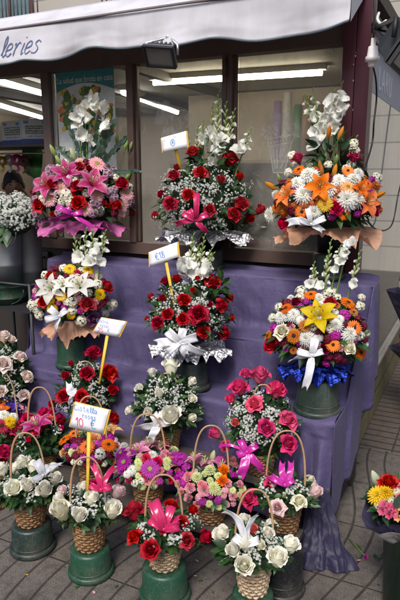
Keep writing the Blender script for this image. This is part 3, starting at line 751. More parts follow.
# ================================================================== THE SETTING
# ---- pavement: one sheet in the kiosk's frame; wavy grooved slabs and a ribbed strip beside the kiosk
def pave():
    g = N('wavy_paving').set(.8, 0, .35); sp = g.n('SeparateXYZ'); g.l(g.coord(), sp.inputs[0]); X, Y = sp.outputs[0], sp.outputs[1]
    wob = g.math('MULTIPLY', g.math('SUBTRACT', g.noise(2.2, 2), .5), .010)
    wave = g.math('MULTIPLY', g.math('COSINE', g.math('MULTIPLY', g.math('ADD', Y, .52), 3.8)), .08)
    xs = g.math('ADD', g.math('SUBTRACT', X, wave), wob)
    fr = g.math('SUBTRACT', g.math('FRACT', g.math('ADD', g.math('DIVIDE', xs, .097), .885)), .5)
    dx = g.math('MULTIPLY', g.math('ABSOLUTE', fr), .097)
    groove = g.math('SUBTRACT', 1, g.ramp(dx, .0028, .0068))
    fy = g.math('MULTIPLY', g.math('ABSOLUTE', g.math('SUBTRACT', g.math('FRACT', g.math('ADD', g.math('DIVIDE', g.math('ADD', Y, wob), .40), 2.70)), .5)), .40)
    joint = g.math('SUBTRACT', 1, g.ramp(fy, .0015, .006))
    m1 = g.math('MAXIMUM', groove, joint)
    f2 = g.math('MULTIPLY', g.math('ABSOLUTE', g.math('SUBTRACT', g.math('FRACT', g.math('DIVIDE', g.math('ADD', Y, wob), .082)), .5)), .082)
    m2 = g.math('SUBTRACT', 1, g.ramp(f2, .004, .012))
    f3 = g.math('MULTIPLY', g.math('ABSOLUTE', g.math('SUBTRACT', g.math('FRACT', g.math('DIVIDE', X, .40)), .5)), .4)
    m2 = g.math('MAXIMUM', m2, g.math('SUBTRACT', 1, g.ramp(f3, .002, .006)))
    side = g.math('GREATER_THAN', Y, .34)
    m = g.math('ADD', g.math('MULTIPLY', m1, g.math('SUBTRACT', 1, side)), g.math('MULTIPLY', m2, side))
    n1 = g.noise(1.6, 6, rough=.65); n2 = g.noise(240, 3); n3 = g.noise(26, 5)
    c = g.mix(n1, (.042, .034, .028), (.090, .074, .062)); c = g.mix(g.math('MULTIPLY', g.ramp(n2, .40, .64), .75), c, (.24, .215, .19)); c = g.mix(g.math('MULTIPLY', g.ramp(n3, .46, .68), .6), c, (.045, .038, .034)); st2 = g.noise(3.7, 8, rough=.75); c = g.mix(g.math('MULTIPLY', g.ramp(st2, .54, .66), .6), c, (.030, .025, .022)); gum = g.noise(38, 1); c = g.mix(g.math('MULTIPLY', g.ramp(gum, .74, .78), .7), c, (.025, .022, .02))
    wn = g.n('TexWhiteNoise'); cm = g.n('CombineXYZ'); g.l(g.math('FLOOR', g.math('ADD', g.math('DIVIDE', Y, .4), 3.2)), cm.inputs[0]); g.l(g.math('FLOOR', g.math('DIVIDE', xs, .388)), cm.inputs[1]); g.l(cm.outputs[0], wn.inputs[0])
    c = g.mix(g.math('MULTIPLY', wn.outputs[0], .30), c, (.06, .052, .05)); c = g.mix(g.math('MULTIPLY', side, .35), c, (.075, .05, .035))
    c = g.mix(g.math('MULTIPLY', m, g.math('ADD', .52, g.math('MULTIPLY', g.noise(9, 3), .5))), c, (.020, .017, .016))
    g.col(c)
    h = g.math('ADD', g.math('MULTIPLY', m, -1.0), g.math('ADD', g.math('MULTIPLY', n2, .16), g.math('MULTIPLY', n3, .25))); g.bump(h, .7, .006)
    return g.m
me = MB().add([(-60, -60, 0), (60, -60, 0), (60, 60, 0), (-60, 60, 0)], [(0, 1, 2, 3)]).mesh('pavement', pave())
go = bpy.data.objects.new('pavement', me); COL.objects.link(go); go.location = tuple(C0); go.rotation_euler = (0, 0, TH); tag(go, kind='structure')

# ---- kiosk
M_FRAME = mat('brown_aluminium', (.115, .075, .062), .4, .2, .2, 12, .05); M_MAROON = mat('maroon_paint', (.075, .018, .026), .38, 0, .25, 9, .08); M_MAROON2 = mat('maroon_paint_face', (.052, .011, .02), .35, 0, .25, 9, .08)
M_DARKP = mat('dark_panel', (.030, .024, .022), .5, 0, .3, 6); M_ALU = mat('bare_aluminium', (.55, .54, .52), .35, .9, .2, 8); M_CEIL = mat('ceiling_white', (.62, .60, .55), .7, 0, .1, 4)
M_BEAM = mat('ceiling_beam', (.06, .055, .05), .6); M_INW = mat('inside_wall', (.38, .32, .24), .8, 0, .2, 3); M_INF = mat('inside_floor', (.10, .09, .08), .7)
def glassm(name, tint, gloss, dust, dustc, rough=.02, dscale=3.0):
    g = N(name); tr = g.n('BsdfTransparent'); tr.inputs[0].default_value = (*tint, 1); gl = g.n('BsdfGlossy'); gl.inputs['Roughness'].default_value = rough; gl.inputs[0].default_value = (.95, .97, .95, 1)
    df = g.n('BsdfDiffuse'); df.inputs[0].default_value = (*dustc, 1)
    fr = g.n('Fresnel'); fr.inputs[0].default_value = 1.5; f = g.math('MINIMUM', g.math('ADD', g.math('MULTIPLY', fr.outputs[0], 1.2), gloss), 1)
    m1 = g.n('MixShader'); g.l(f, m1.inputs[0]); g.l(tr.outputs[0], m1.inputs[1]); g.l(gl.outputs[0], m1.inputs[2])
    nz = g.noise(dscale, 6, rough=.7); sm = g.n('Mapping'); sm.inputs['Scale'].default_value = (14, 14, 1.2); g.l(g.coord(), sm.inputs[0]); st = g.noise(1.0, 4, vec=sm.outputs[0])
    d = g.math('MULTIPLY', g.math('ADD', g.math('MULTIPLY', nz, 1.1), g.math('MULTIPLY', st, .5)), dust)
    m2 = g.n('MixShader'); g.l(d, m2.inputs[0]); g.l(m1.outputs[0], m2.inputs[1]); g.l(df.outputs[0], m2.inputs[2]); g.l(m2.outputs[0], g.out.inputs[0]); return g.m
M_GLASS = glassm('dusty_glass', (.92, .90, .84), .06, .48, (.36, .345, .315)); g = N('clear_glass'); tr = g.n('BsdfTransparent'); g.l(tr.outputs[0], g.out.inputs[0]); M_CLEAR = g.m
M_SIDEG = glassm('side_glass', (.5, .56, .53), .34, .30, (.40, .42, .41), .05)
K = thing('flower_kiosk', 'glazed flower kiosk with brown and maroon frames under a white awning', 'kiosk', Wd(-1, 0, 0))
XL = -5.6; KD = 3.9
def kb(name, lo, hi, m, parent=None, bevel=.002, label=None):
    b = MB().box(lo, hi); o = b.build(name, m, parent or K, True, False, bevel)
    if label: o['label'] = label
    return o
kb('lower_wall', (XL, .015, 0), (-.12, .05, 1.13), M_DARKP); kb('sill', (XL, -.02, 1.13), (-.12, .06, 1.20), M_FRAME)
tb = kb('transom', (XL, -.02, 2.205), (-.12, .06, 2.41), M_FRAME)
for x0, x1, dz in ((-1.965, -1.905, 0), (-1.346, -1.304, 0), (-.748, -.722, 0), (-.719, -.692, 0), (-3.9, -3.84, 0)):
    mo = kb('mullion', (x0, -.03, 1.20), (x1, .055, 2.205), M_FRAME)
hb = MB(); hb.tube([Wd(-.7205, -.036, 2.10), Wd(-.7205, -.036, 2.19)], .008, 8); hb.tube([Wd(-.7205, -.036, 1.55), Wd(-.7205, -.036, 1.64)], .008, 8); hb.build('hinge', M_DARKP, K)
kb('glazing_strip', (-1.903, -.006, 1.205), (-1.886, .012, 2.203), M_ALU); kb('glazing_strip', (-1.302, -.006, 1.205), (-1.288, .012, 2.203), M_FRAME); kb('glazing_strip', (-.690, -.006, 1.205), (-.672, .012, 2.203), M_FRAME)
kb('corner_post', (-.118, -.045, 0), (-.058, .05, 2.60), M_MAROON); kb('corner_post', (-.054, -.050, 0), (.012, .055, 2.56), M_MAROON2)
q = random.Random(5); CHIP = mat('chip_grey', (.4, .36, .36), .7)
for i in range(7):
    z = q.uniform(1.7, 2.4); x = -.057 + q.uniform(-.006, .004); s = q.uniform(.004, .012); cw = MB(); cw.add([(x - .002, -.0475, z), (x + .003, -.0475, z + s * .2), (x + .002, -.0475, z + s), (x - .003, -.0475, z + s * .8)], [(0, 1, 2, 3)]); cw.build('paint_chip', CHIP, K, True)
def pane(name, x0, x1, z0=1.203, z1=2.203):
    b = MB().box((x0, .020, z0), (x1, .026, z1)); b.m = [0 if i == 2 else 1 for i in range(6)]; return b.build(name, [M_GLASS, M_CLEAR], K, True, False)
pane('window_pane', -1.884, -1.348); pane2 = pane('window_pane', -1.286, -.750); pane3 = pane('window_pane', -.670, -.120)
# side wall
M_PLTILE = None
def plinthm():
    g = N('plinth_tile').set(.5, 0, .4); n1 = g.noise(5, 6, rough=.7); n2 = g.noise(30, 5)
    c = g.mix(n1, (.12, .10, .045), (.30, .27, .15)); c = g.mix(g.math('MULTIPLY', g.ramp(n2, .5, .75), .5), c, (.07, .065, .03))
    sp = g.n('SeparateXYZ'); g.l(g.coord(), sp.inputs[0]); br = g.n('TexBrick'); br.inputs['Scale'].default_value = 1; br.inputs['Brick Width'].default_value = .42; br.inputs['Row Height'].default_value = .17; br.inputs['Mortar Size'].default_value = .006; br.offset = .5
    cm = g.n('CombineXYZ'); yy = g.math('ADD', g.math('MULTIPLY', sp.outputs[1], .899), g.math('MULTIPLY', sp.outputs[0], .438)); g.l(yy, cm.inputs[0]); g.l(sp.outputs[2], cm.inputs[1]); g.l(cm.outputs[0], br.inputs[0])
    g.col(g.mix(br.outputs['Fac'], c, (.03, .027, .02))); g.bump(g.math('ADD', g.math('MULTIPLY', br.outputs['Fac'], -1), n2), .4, .004); return g.m
kb('plinth', (-.04, .06, 0), (.012, KD, .335), plinthm()); kb('side_sill', (-.05, .06, .335), (.02, KD, .36), M_ALU)
b = MB().box((-.012, .06, .362), (-.004, KD, 2.218)); sideg = b.build('side_pane', M_SIDEG, K, True, False)
kb('side_transom', (-.04, .06, 2.22), (.014, KD, 2.30), M_MAROON); kb('side_mullion', (-.03, 2.3, .36), (.010, 2.36, 2.22), M_FRAME)
kb('roof', (XL, .065, 2.43), (-.0, KD, 2.50), M_DARKP); kb('ceiling', (XL, .065, 2.405), (-.045, KD - .05, 2.425), M_CEIL); kb('back_wall', (XL, KD - .04, 0), (-.05, KD, 2.40), M_INW); kb('end_wall', (XL - .05, 0, 0), (XL, KD, 2.5), M_INW); kb('floor', (XL, .055, .006), (-.05, KD - .045, .03), M_INF)
for y in (.55, 1.9, 2.75): pass
bb = MB()
for x, w in ((-2.72, .10), (-3.9, .14), (-3.35, .05), (-1.9, .06)): bb.box((x, .2, 2.34), (x + w, KD - .1, 2.404))
bb.box((-5.4, .12, 2.30), (-1.9, .26, 2.404)); bb.build('ceiling_beam', M_BEAM, K, True, False)
# etched bouquets on the panes
g = N('etched_frost').set(.9, 0, .2); tr = g.n('BsdfTransparent'); mx = g.n('MixShader'); mx.inputs[0].default_value = .27; g.col((.62, .62, .60)); g.l(tr.outputs[0], mx.inputs[1]); g.l(g.p.outputs[0], mx.inputs[2]); g.l(mx.outputs[0], g.out.inputs[0]); M_ETCH = g.m
g = N('etched_veil').set(.9, 0, .2); tr = g.n('BsdfTransparent'); mx = g.n('MixShader'); mx.inputs[0].default_value = .14; g.col((.62, .62, .60)); g.l(tr.outputs[0], mx.inputs[1]); g.l(g.p.outputs[0], mx.inputs[2]); g.l(mx.outputs[0], g.out.inputs[0]); M_ETCH2 = g.m
def etch(parent, cx, cy, w, h, vase, seed):
    q = random.Random(seed); b = MB(); o = Lc(onY(cx, cy, .0165)); k = mpp(Wd(*o)); layer = [0]
    def ringp(x, z, r0, r1, n, lob=0):
        layer[0] += 1; y = .0172 - .000012 * layer[0]; V = []; Fs = []
        for i in range(n):
            a = 2 * pi * i / n; m = 1 + (.25 * sin(lob * a) if lob else 0); V += [(o[0] + x + r0 * m * cos(a), y, o[2] + z + r0 * m * sin(a)), (o[0] + x + r1 * m * cos(a), y, o[2] + z + r1 * m * sin(a))]
        for i in range(n): j = (i + 1) % n; Fs.append((2 * i, 2 * j, 2 * j + 1, 2 * i + 1))
        b.add(V, Fs)
    for i in range(110):
        a = q.uniform(0, pi); rr = sqrt(q.random()); x = w * .5 * k * rr * cos(a) * 1.0; z = h * k * rr * sin(a) - (1 - abs(cos(a))) * 0
        s = q.uniform(.9, 2.2) * k
        ringp(x, z, s * .55, s, 20, 5); ringp(x, z, 0.0001, s * .25, 8)
    if vase:
        L = lambda pts, t: [b.add([(o[0] + (x0 + nx * t) * k, .0172, o[2] + (z0 + nz * t) * k), (o[0] + (x0 - nx * t) * k, .0172, o[2] + (z0 - nz * t) * k), (o[0] + (x1 - nx * t) * k, .0172, o[2] + (z1 - nz * t) * k), (o[0] + (x1 + nx * t) * k, .0172, o[2] + (z1 + nz * t) * k)], [(0, 1, 2, 3)]) for (x0, z0, x1, z1) in pts for (nx, nz) in [((z0 - z1) / (abs(z0 - z1) + abs(x1 - x0) + 1e-6), (x1 - x0) / (abs(z0 - z1) + abs(x1 - x0) + 1e-6))]]
        L([(-14, -1, 14, 3), (-13, -8, 12, -4), (-14, -1, -13, -8), (14, 3, 12, -4), (-12, -9, -7, -34), (11, -5, 5, -34), (-7, -34, 5, -34)], .7)
        L([(-8, -11, -5, -30), (-4, -11, -3, -30), (0, -10, -1, -20), (4, -10, 1, -18), (9, -12, 0, -30), (9, -12, 7, -22)], .8)
        b.add([(o[0] + x * k, .01725, o[2] + z * k) for x, z in ((-12, -8.5), (11, -4.5), (5, -34), (-7, -34))], [(0, 3, 2, 1)], 1)
        for i in range(7): b.add([(o[0] + (-11 + i * 3.2) * k, .0171, o[2] + (-6 + i * .5) * k), (o[0] + (-9.2 + i * 3.2) * k, .0171, o[2] + (-6 + i * .5) * k), (o[0] + (-9.2 + i * 3.2) * k, .0171, o[2] + (-3.5 + i * .5) * k), (o[0] + (-11 + i * 3.2) * k, .0171, o[2] + (-3.5 + i * .5) * k)], [(0, 1, 2, 3)])
    return b.build('etched_bouquet', [M_ETCH, M_ETCH2], parent, True, False)
etch(pane3, 281, 138, 42, 27, True, 3); etch(pane2, 180, 137, 40, 26, False, 4)
# large frosted leaf shapes of the second pane
o = Lc(onY(162, 112, .0165)); b = MB(); b.add([(o[0] + x, .0166, o[2] + z) for x, z in ((-.05, -.06), (.0, -.07), (.055, -.005), (.05, .05), (.02, .065), (-.03, .02))], [(0, 1, 2, 3, 4, 5)]); b.build('etched_bouquet', M_ETCH, pane2, True, False)
# blue-grey band with pale letters, laid flat on the side glass
BL = mat('band_blue_grey', (.27, .30, .38), .5); VW = mat('band_white', (.52, .55, .60), .5)
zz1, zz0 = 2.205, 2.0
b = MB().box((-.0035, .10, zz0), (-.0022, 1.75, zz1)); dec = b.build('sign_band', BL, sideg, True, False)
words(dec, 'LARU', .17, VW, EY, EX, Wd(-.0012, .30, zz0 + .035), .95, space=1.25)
# ---- awning: part of the kiosk
def awn():
    g = N('awning_canvas').set(.75, 0, .2); n1 = g.noise(2.2, 6, rough=.65); mp = g.n('Mapping'); mp.inputs['Scale'].default_value = (7, 7, .9); g.l(g.coord(), mp.inputs[0]); st = g.noise(1, 5, vec=mp.outputs[0])
    c = g.mix(g.ramp(n1, .35, .75), (.66, .65, .69), (.50, .49, .52)); c = g.mix(g.math('MULTIPLY', g.ramp(st, .50, .75), .5), c, (.38, .35, .34)); g.col(c)
    g.bump(g.math('ADD', g.noise(900, 2), g.math('MULTIPLY', g.noise(8, 3), 3)), .12, .004); g.transl((.6, .6, .62), .12); return g.m
M_AWN = awn(); M_TRIM = mat('awning_edging', (.045, .07, .085), .6)
aw = bpy.data.objects.new('awning', None); COL.objects.link(aw); aw.parent = K; aw.location = tuple(Wd(-1, -.3, 2.3) - getloc(K)); aw['label'] = 'white canvas awning with a wavy valance'
def valz(x):      # lower edge
    return 2.208 + .014 * sin(x * 4.1 + .4) + .012 * sin(x * 9.3 + 1.2) + .008 * sin(x * 17)
AX = np.linspace(XL, -.022, 360); ztop = Lc(onY(0, 18, .03))[2]
def valy(x, v): return -.35 - .016 * sin(x * 6.3 + .5) * v - .012 * sin(x * 15 + 2) * v * v - .006 * sin(x * 2.1) - .012 * v * mn.fractal(Vector((x * 2.2, v * 1.5, 3)), 1, 2, 4) - .006 * v * mn.ridged_multi_fractal(Vector((x * 5, v * .8, 1)), 1, 2, 3, 1, 2)
b = MB(); G = []
for i in range(17):
    v = i / 16; G.append([(x, valy(x, v), 2.378 + (valz(x) - 2.378) * v) for x in AX])
b.grid(G); b.build('valance', M_AWN, aw, True, solid=.002)
b = MB(); G = []
for i in range(9):
    v = i / 8; G.append([(x, -.352 + .385 * v + .006 * sin(x * 5), 2.382 + (ztop - 2.382) * v - .012 * sin(pi * v)) for x in AX])
b.grid(G); b.build('canopy', M_AWN, aw, True, solid=.002)
b = MB(); b.add([(-.022, -.35, 2.22), (-.022, .03, 2.45), (-.022, .03, ztop), (-.022, -.35, 2.38)], [(0, 1, 2, 3)]); b.build('end_panel', M_AWN, aw, True, False)
b = MB(); b.grid([[(x, valy(x, 1) - .003, valz(x) + .004) for x in AX], [(x, valy(x, 1) - .003, valz(x) - .005) for x in AX]]); b.build('edging', M_TRIM, aw, True, solid=.003)
b = MB(); b.grid([[(x, -.3575, 2.387) for x in AX], [(x, -.3578, 2.376) for x in AX]]); b.build('seam_piping', mat('seam', (.16, .13, .13), .7), aw, True, solid=.002)
b = MB(); o = onY(-1.5, 57.5, -.37); write(b, 'leries', o, EX, EZ, -EY, .10, .065, 0, .55, .55)
for V in b.v:      # lay the letters on the cloth
    for i in range(len(V)):
        l = Lc(V[i]); vv = (2.378 - l[2]) / (2.378 - valz(l[0])); V[i] = Wd(l[0], valy(l[0], vv) - .004, l[2])
b.build('lettering', mat('awning_ink', (.09, .12, .24), .7), aw)
b = MB(); b.tube([Wd(XL, -.33, 2.37), Wd(-.03, -.33, 2.37)], .016, 8); b.tube([Wd(-.05, -.33, 2.365), Wd(-.05, .03, 2.40)], .013, 8); b.build('front_bar', M_ALU, aw)
# ---- poster inside the first pane
pt0, pt1 = Lc(onY(55.5, 73, .014)), Lc(onY(113.5, 65, .014)); px0, px1, pz1 = pt0[0], pt1[0], (pt0[2] + pt1[2]) / 2; pz0 = pz1 - .62; pw = px1 - px0
PO = thing('poster', 'food poster with a teal heading on the left pane', 'poster', Wd((px0 + px1) / 2, .016, pz0))
def flat(b, pts, lay, mi): b.add([(px0 + pw * u, .0150 - .0004 * lay, pz0 + .62 * v) for u, v in pts], [tuple(range(len(pts)))], mi)
PM = [mat('poster_white', (.62, .64, .62), .4), mat('poster_teal', (.05, .23, .25), .4), mat('poster_plate', (.55, .58, .58), .4), mat('poster_leaf', (.06, .14, .03), .4, 0, .5, 60), mat('poster_corn', (.65, .40, .02), .4), mat('poster_prawn', (.62, .20, .06), .4, 0, .4, 60), mat('poster_violet', (.10, .05, .22), .4)]
b = MB(); flat(b, [(0, 0), (1, 0), (1, 1), (0, 1)], 0, 0); b.box((px0, .0155, pz0), (px1, .0175, pz1), 0); b.build('sheet', PM, PO, True, False)
b = MB(); flat(b, [(0, 1), (0, .80)] + [(u, .80 + .075 * sin(pi * u)) for u in np.linspace(.05, .95, 16)] + [(1, .80), (1, 1)], 1, 1)
b.build('heading', PM, PO, True, False)
b = MB(); q = random.Random(2)
flat(b, [(.02, .32)] + [(.5 + .5 * cos(a), .32 + .52 * sin(a)) for a in np.linspace(pi, 0, 24)] + [(.98, .32)], .5, 2)
for i in range(110):
    u, v = q.gauss(.5, .27), q.gauss(.60, .13); k = q.choice([3, 3, 3, 5, 4, 4]); s = q.uniform(.025, .07) * (.6 if k == 4 else 1); a0 = q.random() * 6
    u = min(.9, max(.1, u)); v = min(.8, max(.36, v))
    flat(b, [(u + s * cos(a) * (1.5 if k == 5 else 1), v + s * .9 * sin(a + a0 * .1) * (.7 if k == 5 else 1)) for a in np.linspace(0, 6.0, 9)], 1 + i * .03, k)
flat(b, [(.45, .05), (.62, .05), (.62, .11), (.45, .11)], 2, 6); flat(b, [(.64, .06), (.8, .06), (.72, .13)], 2, 3); b.build('picture', PM, PO, True, False)
words(PO, 'La salud que brota en casa', .048, PM[0], EX, -EY, Wd((px0 + px1) / 2, .0138, pz1 - .072), .80, True)

# ---- inside the kiosk
def em(name, c, s):
    g = N(name); e = g.n('Emission'); e.inputs[0].default_value = (*c, 1); e.inputs[1].default_value = s; g.l(e.outputs[0], g.out.inputs[0]); return g.m
E_WARM = em('tube_warm', (1, .88, .66), 15.0); E_COOL = em('tube_cool', (1, .97, .92), 10.0)
def lamp(p0, p1, em_, label):
    p0, p1 = Wd(*p0), Wd(*p1); t = thing('fluorescent_lamp', label, 'ceiling lamp', (p0 + p1) / 2, 'fluorescent tubes under the kiosk ceiling'); d = nrm(p1 - p0); s = np.cross(d, EZ)
    b = MB(); P = [p + s * a + EZ * z for p in (p0, p1) for a, z in ((-.05, .065), (-.035, .02), (.035, .02), (.05, .065))]
    b.add(P, [(0, 1, 5, 4), (1, 2, 6, 5), (2, 3, 7, 6), (3, 0, 4, 7), (0, 3, 2, 1), (4, 5, 6, 7)]); b.build('housing', M_CEIL, t, smooth=False)
    b = MB(); b.tube([p0 + d * .03, p1 - d * .03], .021, 10); b.build('tube', em_, t)
lamp((-2.05, 1.43, 2.345), (-.60, 1.56, 2.345), E_WARM, 'warm glowing tube lamp seen through the two right-hand panes')
lamp((-3.02, .45, 2.34), (-3.42, 2.1, 2.34), E_COOL, 'cool white tube lamp nearest the open hatch, the upper of two')
lamp((-4.2, 1.7, 2.34), (-4.95, 3.5, 2.34), E_COOL, 'cool white tube lamp deep in the hatch, the lower of two')
lamp((-2.55, 1.75, 2.34), (-2.95, 3.6, 2.34), E_COOL, 'cool white tube lamp seen through the pane right of the poster')
def cabinet():  # added unit: dark carcass below, pale board above, sets the panes' two tones
    t = thing('shelf_unit', 'added dark shelf unit with pale boards along the back inside', 'shelves', Wd(-.9, 2.2, .03)); b = MB(); b.box((-2.3, 2.2, .03), (-.12, 2.6, 1.70)); b.build('carcass', mat('dark_wood', (.05, .042, .036), .6, 0, .3, 8), t, True, False)
    b = MB().box((-2.3, 2.62, 1.70), (-.12, 2.66, 2.39)); b.build('back_board', mat('board_beige', (.55, .48, .37), .8, 0, .2, 4), t, True, False)
    b = MB()
    for z in (1.30, 1.702): b.box((-2.28, 2.12, z), (-.14, 2.198, z + .025))
    b.build('shelf', mat('shelf_pale', (.30, .26, .20), .7), t, True, False)
    return t
cabinet()
b = MB(); b.box((-.62, 2.60, 1.98), (-.36, 2.612, 2.30), 0); b.box((-.60, 2.596, 2.20), (-.38, 2.599, 2.28), 1)
q = random.Random(8)
for i in range(12):
    x, z = q.uniform(-.6, -.4), q.uniform(2.0, 2.16); b.box((x, 2.5965, z), (x + .03, 2.5988, z + .025), 2)
tag(b.build('calendar', [mat('calendar_yellow', (.60, .44, .10), .6), mat('calendar_red', (.5, .2, .1), .6), mat('calendar_print', (.35, .33, .25), .6)], None, True, False), 'yellow printed sheet hanging on the beige board inside', 'calendar')
b = MB(); b.box((-1.15, 2.59, 1.80), (-.88, 2.612, 2.25), 0); b.box((-1.12, 2.584, 1.84), (-.91, 2.588, 2.22), 1)
tag(b.build('framed_print', [mat('frame_ochre', (.30, .18, .06), .5), mat('print_grey', (.20, .19, .17), .6, 0, .5, 20)], None, True, False), 'ochre framed print on the board behind the middle pane', 'picture')
def pot_inside(x, y, z, c, lab, s=1):
    t = thing('flower_pot', lab, 'flower pot', Wd(x, y, z), 'pots on the inner window ledge'); b = MB(); b.lathe([(.001, 0), (.05 * s, 0), (.068 * s, .10 * s), (.075 * s, .10 * s), (.075 * s, .13 * s), (.064 * s, .13 * s), (.06 * s, .1 * s), (.001, .1 * s)], 24, 0, Wd(x, y, z)); b.build('pot', mat('pot_' + c, dict(terracotta=(.35, .10, .04), red=(.40, .03, .02), cream=(.4, .36, .28))[c], .6), t)
b = MB(); b.box((-1.86, .10, 1.08), (-.14, .42, 1.10)); o = b.build('inner_ledge', M_INW, K, True, False)
pot_inside(-.45, .22, 1.10, 'terracotta', 'terracotta pot behind the glass below the etched vase'); pot_inside(-.62, .25, 1.10, 'red', 'red pot behind the glass left of the terracotta one', .9); pot_inside(-1.18, .24, 1.10, 'cream', 'cream pot behind the middle pane of the kiosk', 1.1); pot_inside(-1.05, .25, 1.10, 'terracotta', 'terracotta pot behind the middle pane beside the cream one', .9)
for i, (x, r_, h_, cn, c) in enumerate(((-1.22, .035, .55, 'lilac', (.30, .20, .40)), (-1.13, .04, .62, 'white', (.55, .55, .52)), (-1.03, .035, .50, 'green', (.08, .22, .08)), (-.95, .04, .58, 'kraft brown', (.30, .19, .10)), (-.60, .04, .42, 'orange', (.55, .20, .03)))):
    p = Wd(x, 2.3, 1.70); b = MB(); b.lathe([(.001, 0), (r_, 0), (r_, h_), (r_ * .4, h_), (r_ * .4, h_ - .02), (.001, h_ - .02)], 16, 0, p); tag(b.build('paper_roll', mat('roll_' + cn.replace(' ', '_'), c, .5)), cn + ' roll of wrapping paper standing on the shelf unit inside', 'paper roll', 'wrapping rolls inside')
for i, (x, y, z, h_, lab) in enumerate(((-.62, 1.2, 1.10, .42, 'leafy pot plant inside behind the right-hand pane'), (-1.12, 1.0, 1.10, .36, 'leafy pot plant inside behind the middle pane'), (-.92, 1.3, 1.25, .50, 'tall dark pot plant inside near the middle mullion'))):
    t = thing('pot_plant', lab, 'plant', Wd(x, y, .03), 'pot plants inside the kiosk'); c = Wd(x, y, .03); b = MB(); b.lathe([(.001, 0), (.12, 0), (.15, z - .03), (.13, z - .03), (.001, z - .06)], 20, 0, c); b.build('tall_pot', M_DARKP, t); b = MB(); q = random.Random(30 + i)
    for k in range(60): d = nrm(np.array([q.gauss(0, 1), q.gauss(0, 1), abs(q.gauss(.8, .6))])); add_leaf(b, c + EZ * (z - .05) + d * q.uniform(.0, h_ * .6), d, nrm(np.array([0, -.5, 1])), q.uniform(.12, .22), q.uniform(.03, .05), q.uniform(.1, .6), q.choice((0, 1)))
    b.build('foliage', [L_DARK, L_MID], t)
# cartons on a hanging shelf in the hatch
b = MB(); b.box((-3.2, .18, 1.785), (-1.98, .62, 1.80)); 
tag(b.build('hanging_shelf', M_DARKP, None, True, False), 'dark shelf across the open hatch carrying the cartons', 'shelf')
CM = [mat('carton_white', (.40, .39, .37), .7), mat('carton_navy', (.025, .04, .16), .6), mat('carton_panel', (.09, .095, .085), .7, 0, .5, 90), mat('carton_print', (.42, .42, .38), .7), mat('carton_blue', (.08, .14, .45), .6)]
def carton(x, y, a, lab, w=.21, d=.16, h=.165):
    z = 1.802; t = thing('carton', lab, 'cardboard box', Wd(x, y, z), 'printed cartons in the hatch'); ca, sa = cos(a), sin(a)
    tf = lambda u, v, s: (x + u * ca - v * sa, y + u * sa + v * ca, z + s)
    def bx(lo, hi, mi, bb):
        P = [tf(*p) for p in ((lo[0], lo[1], lo[2]), (hi[0], lo[1], lo[2]), (hi[0], hi[1], lo[2]), (lo[0], hi[1], lo[2]), (lo[0], lo[1], hi[2]), (hi[0], lo[1], hi[2]), (hi[0], hi[1], hi[2]), (lo[0], hi[1], hi[2]))]
        bb.add(P, [(3, 2, 1, 0), (4, 5, 6, 7), (0, 1, 5, 4), (1, 2, 6, 5), (2, 3, 7, 6), (3, 0, 4, 7)], mi)
    b = MB(); bx((-w / 2, 0, 0), (w / 2, d, h), 0, b); b.build('box', CM, t, True, False)
    b = MB(); e = .0015
    bx((-w / 2 - e, -e, -.0), (w / 2 + e, d + e, .035), 1, b); bx((-w / 2 - .001, d * .1, .06), (-w / 2, d * .9, .12), 1, b)
    bx((-w * .36, -.0012, .068), (w * .40, 0, .122), 2, b)
    q = random.Random(int(abs(x) * 100))
    for r_ in range(3):
        u = -w * .33
        while u < w * .36:
            l_ = q.uniform(.003, .012); bx((u, -.0022, .073 + r_ * .016 + q.uniform(0, .003)), (min(u + l_, w * .38), -.0013, .082 + r_ * .016 + q.uniform(-.002, .004)), 3, b); u += l_ + q.uniform(.002, .006)
    bx((-w * .42, -.0012, .135), (-w * .25, 0, .154), 4, b); bx((w * .22, -.0012, .133), (w * .38, 0, .152), 4, b)
    for i in range(11): bx((-w * .30 + i * .012, -.0012, .047 + .002 * (i % 2)), (-w * .30 + i * .012 + q.uniform(.005, .010), 0, .053 + .002 * (i % 3)), 4, b)
    b.build('print', CM, t, True, False)
carton(-2.50, .26, -.12, 'white carton with a dark printed panel, fully seen in the hatch'); carton(-2.245, .22, .42, 'white carton half hidden by the brown mullion', .2); carton(-2.80, .30, .1, 'white carton at the edge of the hatch, left of the other two')
def roll(px, py, yl, r, c, lab):
    p = onY(px, py, yl); t = thing('ribbon_roll', lab, 'ribbon roll', p, 'ribbon rolls hanging in the hatch'); b = MB(); ang = rnd.uniform(-.5, .5); D = np.array([sin(ang), cos(ang), 0])
    S = np.cross(D, EZ); G = []
    for rr, e in ((.35, -.02), (.35, .02), (1, .02), (1, -.02), (.35, -.02)): G.append([p + D * e + (S * cos(a) + EZ * sin(a)) * r * rr for a in np.linspace(0, 2 * pi, 28)])
    b.grid(G); b.build('roll', c, t); b = MB(); strip(b, [p + EZ * -r, p - EZ * (r + .02) + S * .01, p - EZ * (r + .05) - S * .012], .022, face=-EY); b.build('loose_end', c, t)
roll(2, 161, .42, .036, mat('ribbon_yellow', (.34, .20, .01), .4), 'yellow ribbon roll above the man in the hatch'); roll(9.5, 160, .45, .040, mat('ribbon_white', (.32, .32, .30), .4), 'white ribbon roll between the yellow and the pink ones'); roll(17, 160, .42, .042, mat('ribbon_pink', (.28, .015, .12), .4), 'pink ribbon roll hanging below the cartons'); roll(24, 161, .45, .042, mat('ribbon_brown', (.14, .05, .04), .5), 'brown ribbon roll beside the green sheet')
b = MB(); b.tube([Wd(-3.1, .44, 1.752), Wd(-2.0, .44, 1.752)], .006, 8); tag(b.build('ribbon_rail', M_ALU), 'thin rail under the shelf holding the ribbon rolls', 'rail')
